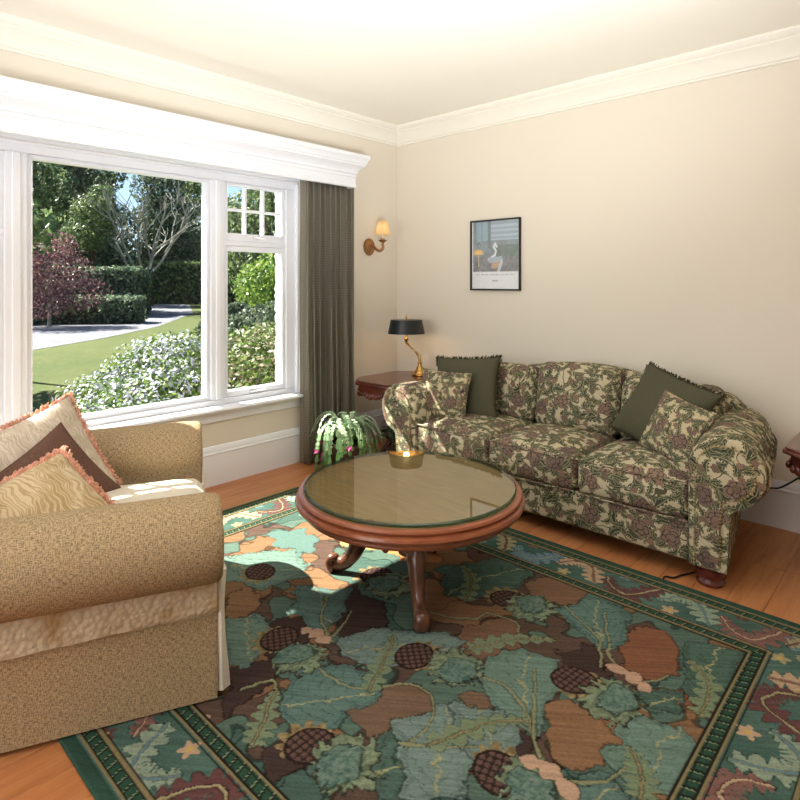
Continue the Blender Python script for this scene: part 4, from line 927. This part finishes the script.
# ------------------------------------------------------------------ the garden outside
GZ = -.40
struct('ground', box(-140, -.28, -70, 110, GZ-.3, GZ), 'grass', label='sunlit lawn outside the window')
def flatpoly(pts, z0, z1): return loft([[(x, y, z0) for x, y in pts], [(x, y, z1) for x, y in pts]])
tag(obj('driveway', flatpoly([(-10.5, -9), (-13.2, .8), (-15.2, 3.2), (-18.4, 6.3), (-26.6, 12.0), (-54, 25.6), (-70, 34), (-72, 31), (-60, 25.5), (-33, 12.4), (-27.5, 9), (-24.5, 5.0), (-23.0, 3.3), (-20.5, -9)], GZ-.02, GZ+.008), 'asphalt', None, 0), 'grey driveway curving past the lawn outside', 'driveway')
def leaves(n, blobs, size, seed, flat=0.0, shell=.55, droop=0.0, asp=.55, quadfold=True):
    """n leaves scattered through ellipsoids (cx,cy,cz,rx,ry,rz): one mesh of folded rhombs, and a brightness value for each"""
    g = np.random.default_rng(seed); B = np.array(blobs, float); wgt = (B[:,3]*B[:,4]*B[:,5])**(2/3); bi = g.choice(len(B), n, p=wgt/wgt.sum())
    d = g.normal(size=(n, 3)); d /= np.linalg.norm(d, axis=1)[:,None]; rad = shell+(1-shell)*g.random(n)**.6
    lump = 1+.16*np.sin(d[:,0]*7+bi)*np.sin(d[:,1]*6+2*bi)*np.sin(d[:,2]*5+1)
    C = B[bi,:3]+d*B[bi,3:]*(rad*lump)[:,None]
    nrm = d+g.normal(size=(n, 3))*.7+np.array((0, 0, flat)); nrm /= np.linalg.norm(nrm, axis=1)[:,None]
    a = np.cross(nrm, g.normal(size=(n, 3))); a /= np.linalg.norm(a, axis=1)[:,None]; b = np.cross(nrm, a)
    s = size*(.6+.8*g.random(n))[:,None]; a = a*s; b = b*s*asp; fold = nrm*s*.18
    V = np.stack([C-a, C+b+fold, C+a, C-b+fold], 1).reshape(-1, 3); F = np.arange(4*n).reshape(n, 4)
    return V, F, np.clip(g.random(n), 0, 1)
def leafobj(name, data, mat, parent=None):
    V, F, r_ = data; me = bpy.data.meshes.new(name); n = len(F); me.vertices.add(len(V)); me.vertices.foreach_set('co', V.ravel())
    me.loops.add(4*n); me.polygons.add(n); me.loops.foreach_set('vertex_index', F.ravel().astype(np.int32)); me.polygons.foreach_set('loop_start', np.arange(0, 4*n, 4, dtype=np.int32)); me.update(calc_edges=True)
    a = me.attributes.new('rnd', 'FLOAT', 'FACE'); a.data.foreach_set('value', r_.astype(np.float32)); me.materials.append(M[mat])
    o = bpy.data.objects.new(name, me); COL.objects.link(o); o.parent = parent; o['kind'] = 'stuff'; return o
def tree(name, label, x, y, blobs, n, size, mat, seed, trunk=(.18, 3.0), bark='bark_dark', cat='tree', group=None, limbs=6, shell=.45, flat=0):
    root = thing(name, label, cat, (x, y, GZ), group=group); r = random.Random(seed)
    leafobj('foliage', leaves(n, blobs, size, seed, flat, shell), mat, root)
    tr, th = trunk
    if tr:
        obj('trunk', tube(spline([(0, 0, -.05), (r.uniform(-.1, .1), r.uniform(-.1, .1), th*.5), (r.uniform(-.2, .2), r.uniform(-.2, .2), th)], 4), list(np.linspace(tr, tr*.55, 9)), 8), bark, root, 60)
        for k in range(limbs):
            b = r.choice(blobs); st_ = Vector((0, 0, th*r.uniform(.55, .98)))
            e = Vector((b[0]+r.uniform(-.4, .4)*b[3], b[1]+r.uniform(-.4, .4)*b[4], b[2]+r.uniform(-.3, .5)*b[5]))
            obj('branch', tube(spline([st_, st_.lerp(e, .5)+Vector((r.uniform(-.2, .2), r.uniform(-.2, .2), r.uniform(0, .4))), e], 4), list(np.linspace(tr*.4, tr*.08, 9)), 6), bark, root, 60)
    return root
# backdrop of tall trees
BD = [(-36, -1, 13, 'leaf_dark', 'tall dark evergreen at the far left of the tree line'), (-39, 6, 14, 'leaf_mid', 'tall green tree behind the red-leaved tree'), (-44, 12, 15, 'leaf_dark', 'tall dark tree behind the bare branched tree'),
      (-49, 19.5, 15, 'leaf_dark', 'broad dark tree right of the bare branched tree'), (-66, 37, 13, 'leaf_mid', 'mid-green tree beyond the white house'), (-31, 20.5, 13, 'leaf_mid', 'mid-green tree seen through the casement'),
      (-24, 20, 12, 'leaf_dark', 'dark tree seen at the right edge of the casement'), (-20, 25, 12, 'leaf_mid', 'mid-green tree hidden beyond the casement'), (-60, 18, 17, 'leaf_mid', 'tallest tree farthest back in the tree line'), (-58, 5, 18, 'leaf_dark', 'tall dark tree farthest back at the left'), (-40, 27, 14, 'leaf_dark', 'dark tree between the white house and the casement'), (-52, 12.5, 16, 'leaf_mid', 'tall mid-green tree filling the gap behind the bare branched tree'), (-52, 24.5, 13, 'leaf_mid', 'loose mid-green tree in front of the white house')]
for i, (x, y, h, m_, lab) in enumerate(BD):
    r = random.Random(100+i); bl = []
    for k in range(11):
        f = k/10; rad = (3.2-1.5*f)*r.uniform(.85, 1.2); a = r.uniform(0, 2*PI); off = (2.2-1.2*f)
        bl.append((off*math.cos(a), off*math.sin(a), 1.0+(h-2)*f, rad, rad, rad*.8))
    tree('garden_tree', lab, x, y, bl, 20000, .15, m_, 300+i, (.25, h*.7), group='tree line beyond the driveway', limbs=4)
tree('garden_tree', 'yellow-green tree above the red-leaved tree', -27, 3.0, [(0, 0, 3.0, 1.5, 1.5, 1.1), (.6, -.7, 3.9, 1.0, 1.0, .8), (-.5, .6, 2.2, 1.3, 1.3, .9)], 6000, .08, 'leaf_yellow', 41, (.09, 3))
tree('garden_tree', 'small mid-green tree beside the bare branched tree', -31, 8.5, [(0, 0, 5.4, 1.3, 1.3, 1.2), (.4, -.6, 4.2, 1.3, 1.3, .9), (-.4, .5, 6.4, .8, .8, .8)], 6500, .085, 'leaf_mid', 42, (.1, 5))
tree('garden_tree', 'red-leaved ornamental tree beside the driveway', -21.4, 3.5, [(0, 0, 2.2, 1.5, 1.5, 1.0), (.7, .8, 1.3, 1.1, 1.1, .8), (-.5, -.7, 1.7, 1.3, 1.3, 1.0), (.3, -1.2, 2.6, 1.1, 1.1, .8), (-.2, .1, 3.1, 1.0, 1.0, .6), (.2, -.4, .9, 1.3, 1.3, .6)], 7500, .06, 'leaf_red', 43, (.07, 1.4), limbs=9, bark='bark_pale')
# bare, pale-branched tree
bt = thing('bare_tree', 'bare tree with pale spreading branches in front of the tree line', 'tree', (-30.0, 10.6, GZ)); r = random.Random(9)
def grow(p, d, ln, rad, lev, parts):
    q = p+d*ln*.5+Vector((r.uniform(-.1,.1), r.uniform(-.1,.1), 0))*ln; e = q+(d+Vector((r.uniform(-.25,.25), r.uniform(-.25,.25), .12))).normalized()*ln*.5
    parts.append(tube([p, q, e], [rad, rad*.8, rad*.62], 5 if lev else 7))
    if lev >= 4: return
    for k in range(3 if lev < 3 else 2):
        nd = (d+Vector((r.uniform(-1,1), r.uniform(-1,1), r.uniform(-.25,.5)))*.75).normalized(); st_ = p.lerp(e, r.uniform(.55, 1))
        grow(st_, nd, ln*r.uniform(.6, .8), rad*.58, lev+1, parts)
trunkp = [tube([(0,0,0), (.05, .1, 1.0), (0, .1, 2.0)], [.16, .13, .11], 8)]
obj('trunk', trunkp[0], 'bark_pale', bt, 60)
for k in range(6):
    pt = []; a = k*1.05+.3; grow(Vector((0, .1, r.uniform(1.3, 2.0))), Vector((math.cos(a)*.8, math.sin(a)*.8, .95)).normalized(), 3.0, .09, 1, pt); obj('limb', join(*pt), 'bark_pale', bt, 60)
# hedges
def hedge(label, x, y, rz, hx, hy, hz, mat, n, size, seed, name='hedge'):
    root = thing(name, label, 'hedge', (x, y, GZ), rz); g = np.random.default_rng(seed)
    obj('core', box(-hx+.12, hx-.12, -hy+.12, hy-.12, 0, hz-.12, .1, 1), 'leaf_dark', root, 40)
    f = g.integers(0, 5, n); p = g.uniform(-1, 1, (n, 3)); C = np.stack([p[:,0]*hx, p[:,1]*hy, (p[:,2]*.5+.5)*hz], 1)
    C[f == 0, 0] = hx; C[f == 1, 0] = -hx; C[f == 2, 1] = hy; C[f == 3, 1] = -hy; C[f == 4, 2] = hz; C += g.normal(size=(n, 3))*.06
    nr = np.zeros((n, 3)); nr[f == 0, 0] = 1; nr[f == 1, 0] = -1; nr[f == 2, 1] = 1; nr[f == 3, 1] = -1; nr[f == 4, 2] = 1; nr += g.normal(size=(n, 3))*.5; nr /= np.linalg.norm(nr, axis=1)[:,None]
    a = np.cross(nr, g.normal(size=(n, 3))); a /= np.linalg.norm(a, axis=1)[:,None]; b = np.cross(nr, a); s = size*g.uniform(.6, 1.4, (n, 1))
    V = np.stack([C-a*s, C+b*s*.6, C+a*s, C-b*s*.6], 1).reshape(-1, 3); leafobj('foliage', (V, np.arange(4*n).reshape(n, 4), g.random(n)), mat, root)
AZ = math.radians(42)
hedge('dark clipped hedge block beside the driveway', -27.6, 7.6, math.radians(50), 2.0, 1.3, 2.35, 'leaf_dark', 5200, .10, 61)
hedge('lighter long hedge across the driveway in front of the white house', -40, 19.5, math.radians(46), 5.0, 1.2, 3.2, 'leaf_mid', 9000, .13, 62)
hedge('low dark hedge under the red-leaved tree', -22.6, 4.9, math.radians(52), 2.4, .6, 1.05, 'leaf_dark', 3800, .08, 63)
# shrubs
def shrub(label, x, y, blobs, n, size, mat, seed, shell=.6, flat=.4, name='garden_shrub', group=None):
    root = thing(name, label, 'shrub', (x, y, GZ), group=group); leafobj('foliage', leaves(n, blobs, size, seed, flat, shell), mat, root)
    r = random.Random(seed)
    for k in range(5):
        b = r.choice(blobs); obj('stem', tube([(r.uniform(-.1, .1), r.uniform(-.1, .1), 0), (b[0]*.6, b[1]*.6, b[2]*.6), (b[0], b[1], b[2])], [.02, .015, .008], 5), 'bark_dark', root, 60)
GB = 'flowering bushes under the window'
shrub('glossy leafy bush with painted pale sky glints at the lawn end of the bed under the window', -3.35, -1.0, [(0, 0, .28, .66, .66, .46), (-.4, .4, .42, .55, .55, .42), (.5, -.35, .15, .5, .5, .42)], 9000, .027, 'leaf_sky_glint', 71, group=GB)
shrub('glossy leafy bush with painted pale sky glints in the middle of the bed under the window', -3.1, -.42, [(0, 0, .54, .8, .8, .58), (-.55, .2, .62, .65, .6, .44), (.6, -.4, .35, .7, .7, .52), (.9, -.9, .2, .6, .6, .45)], 17000, .027, 'leaf_sky_glint', 72, group=GB)
shrub('leafy green bush with pale seed heads seen low through the casement', -2.65, .42, [(0, 0, .62, .8, .8, .58), (.5, -.55, .42, .7, .7, .5), (-.4, .6, .62, .7, .7, .5)], 13000, .028, 'leaf_seed', 73, group=GB)
shrub('grey-green upright shrub behind the glossy bushes', -8.4, 3.2, [(0, 0, .55, .5, .5, .62), (.2, .3, .85, .35, .35, .4)], 4200, .05, 'leaf_grey', 74, flat=-.2)
shrub('grey-green shrub below the bright maple in the casement', -6.6, 3.4, [(0, 0, .6, .9, .9, .72), (.5, .7, .7, .7, .7, .6), (-.6, -.6, .5, .6, .6, .55)], 7000, .05, 'leaf_grey', 75, flat=-.2)
tree('garden_tree', 'bright green bushy maple seen through the casement', -10.6, 6.9, [(0, 0, 1.9, 1.3, 1.3, 1.0), (.7, .9, 1.6, 1.1, 1.1, .9), (-.5, -.6, 1.5, 1.0, 1.0, .9), (.2, .3, 2.5, .9, .9, .6)], 8500, .065, 'leaf_bright', 76, (.07, 1.6), shell=.3)
tree('garden_tree', 'slim young tree on the lawn at the left edge of the window', -8.2, -.75, [(-.2, -.6, 3.0, .9, .9, .7), (.1, -1.0, 3.8, .8, .8, .6), (-.4, -1.4, 3.2, .9, .9, .7), (.2, -.2, 2.6, .8, .8, .5)], 3200, .08, 'leaf_mid', 77, (.06, 3.2), limbs=6)
# the white house glimpsed past the hedge
hs = thing('house', 'white house with grey roof glimpsed past the trees', 'house', (-52, 29.5, GZ), math.radians(46))
obj('wall', box(-3.2, 3.2, -2.2, 2.2, 0, 4.6), 'render_white', hs)
obj('roof', loft([[(x, -2.6, 4.5), (x, 0, 6.4), (x, 2.6, 4.5), (x, 2.6, 4.35), (x, 0, 6.2), (x, -2.6, 4.35)] for x in (-3.5, 3.5)]), 'slate_roof', hs, 20)
for x in (-2.1, -.2, 1.7):
    w_ = obj('window', box(x-.5, x+.5, -2.24, -2.19, 2.6, 3.8), 'plastic_white', hs); obj('window_pane', box(x-.42, x+.42, -2.26, -2.235, 2.68, 3.72), 'dark_glass', w_)
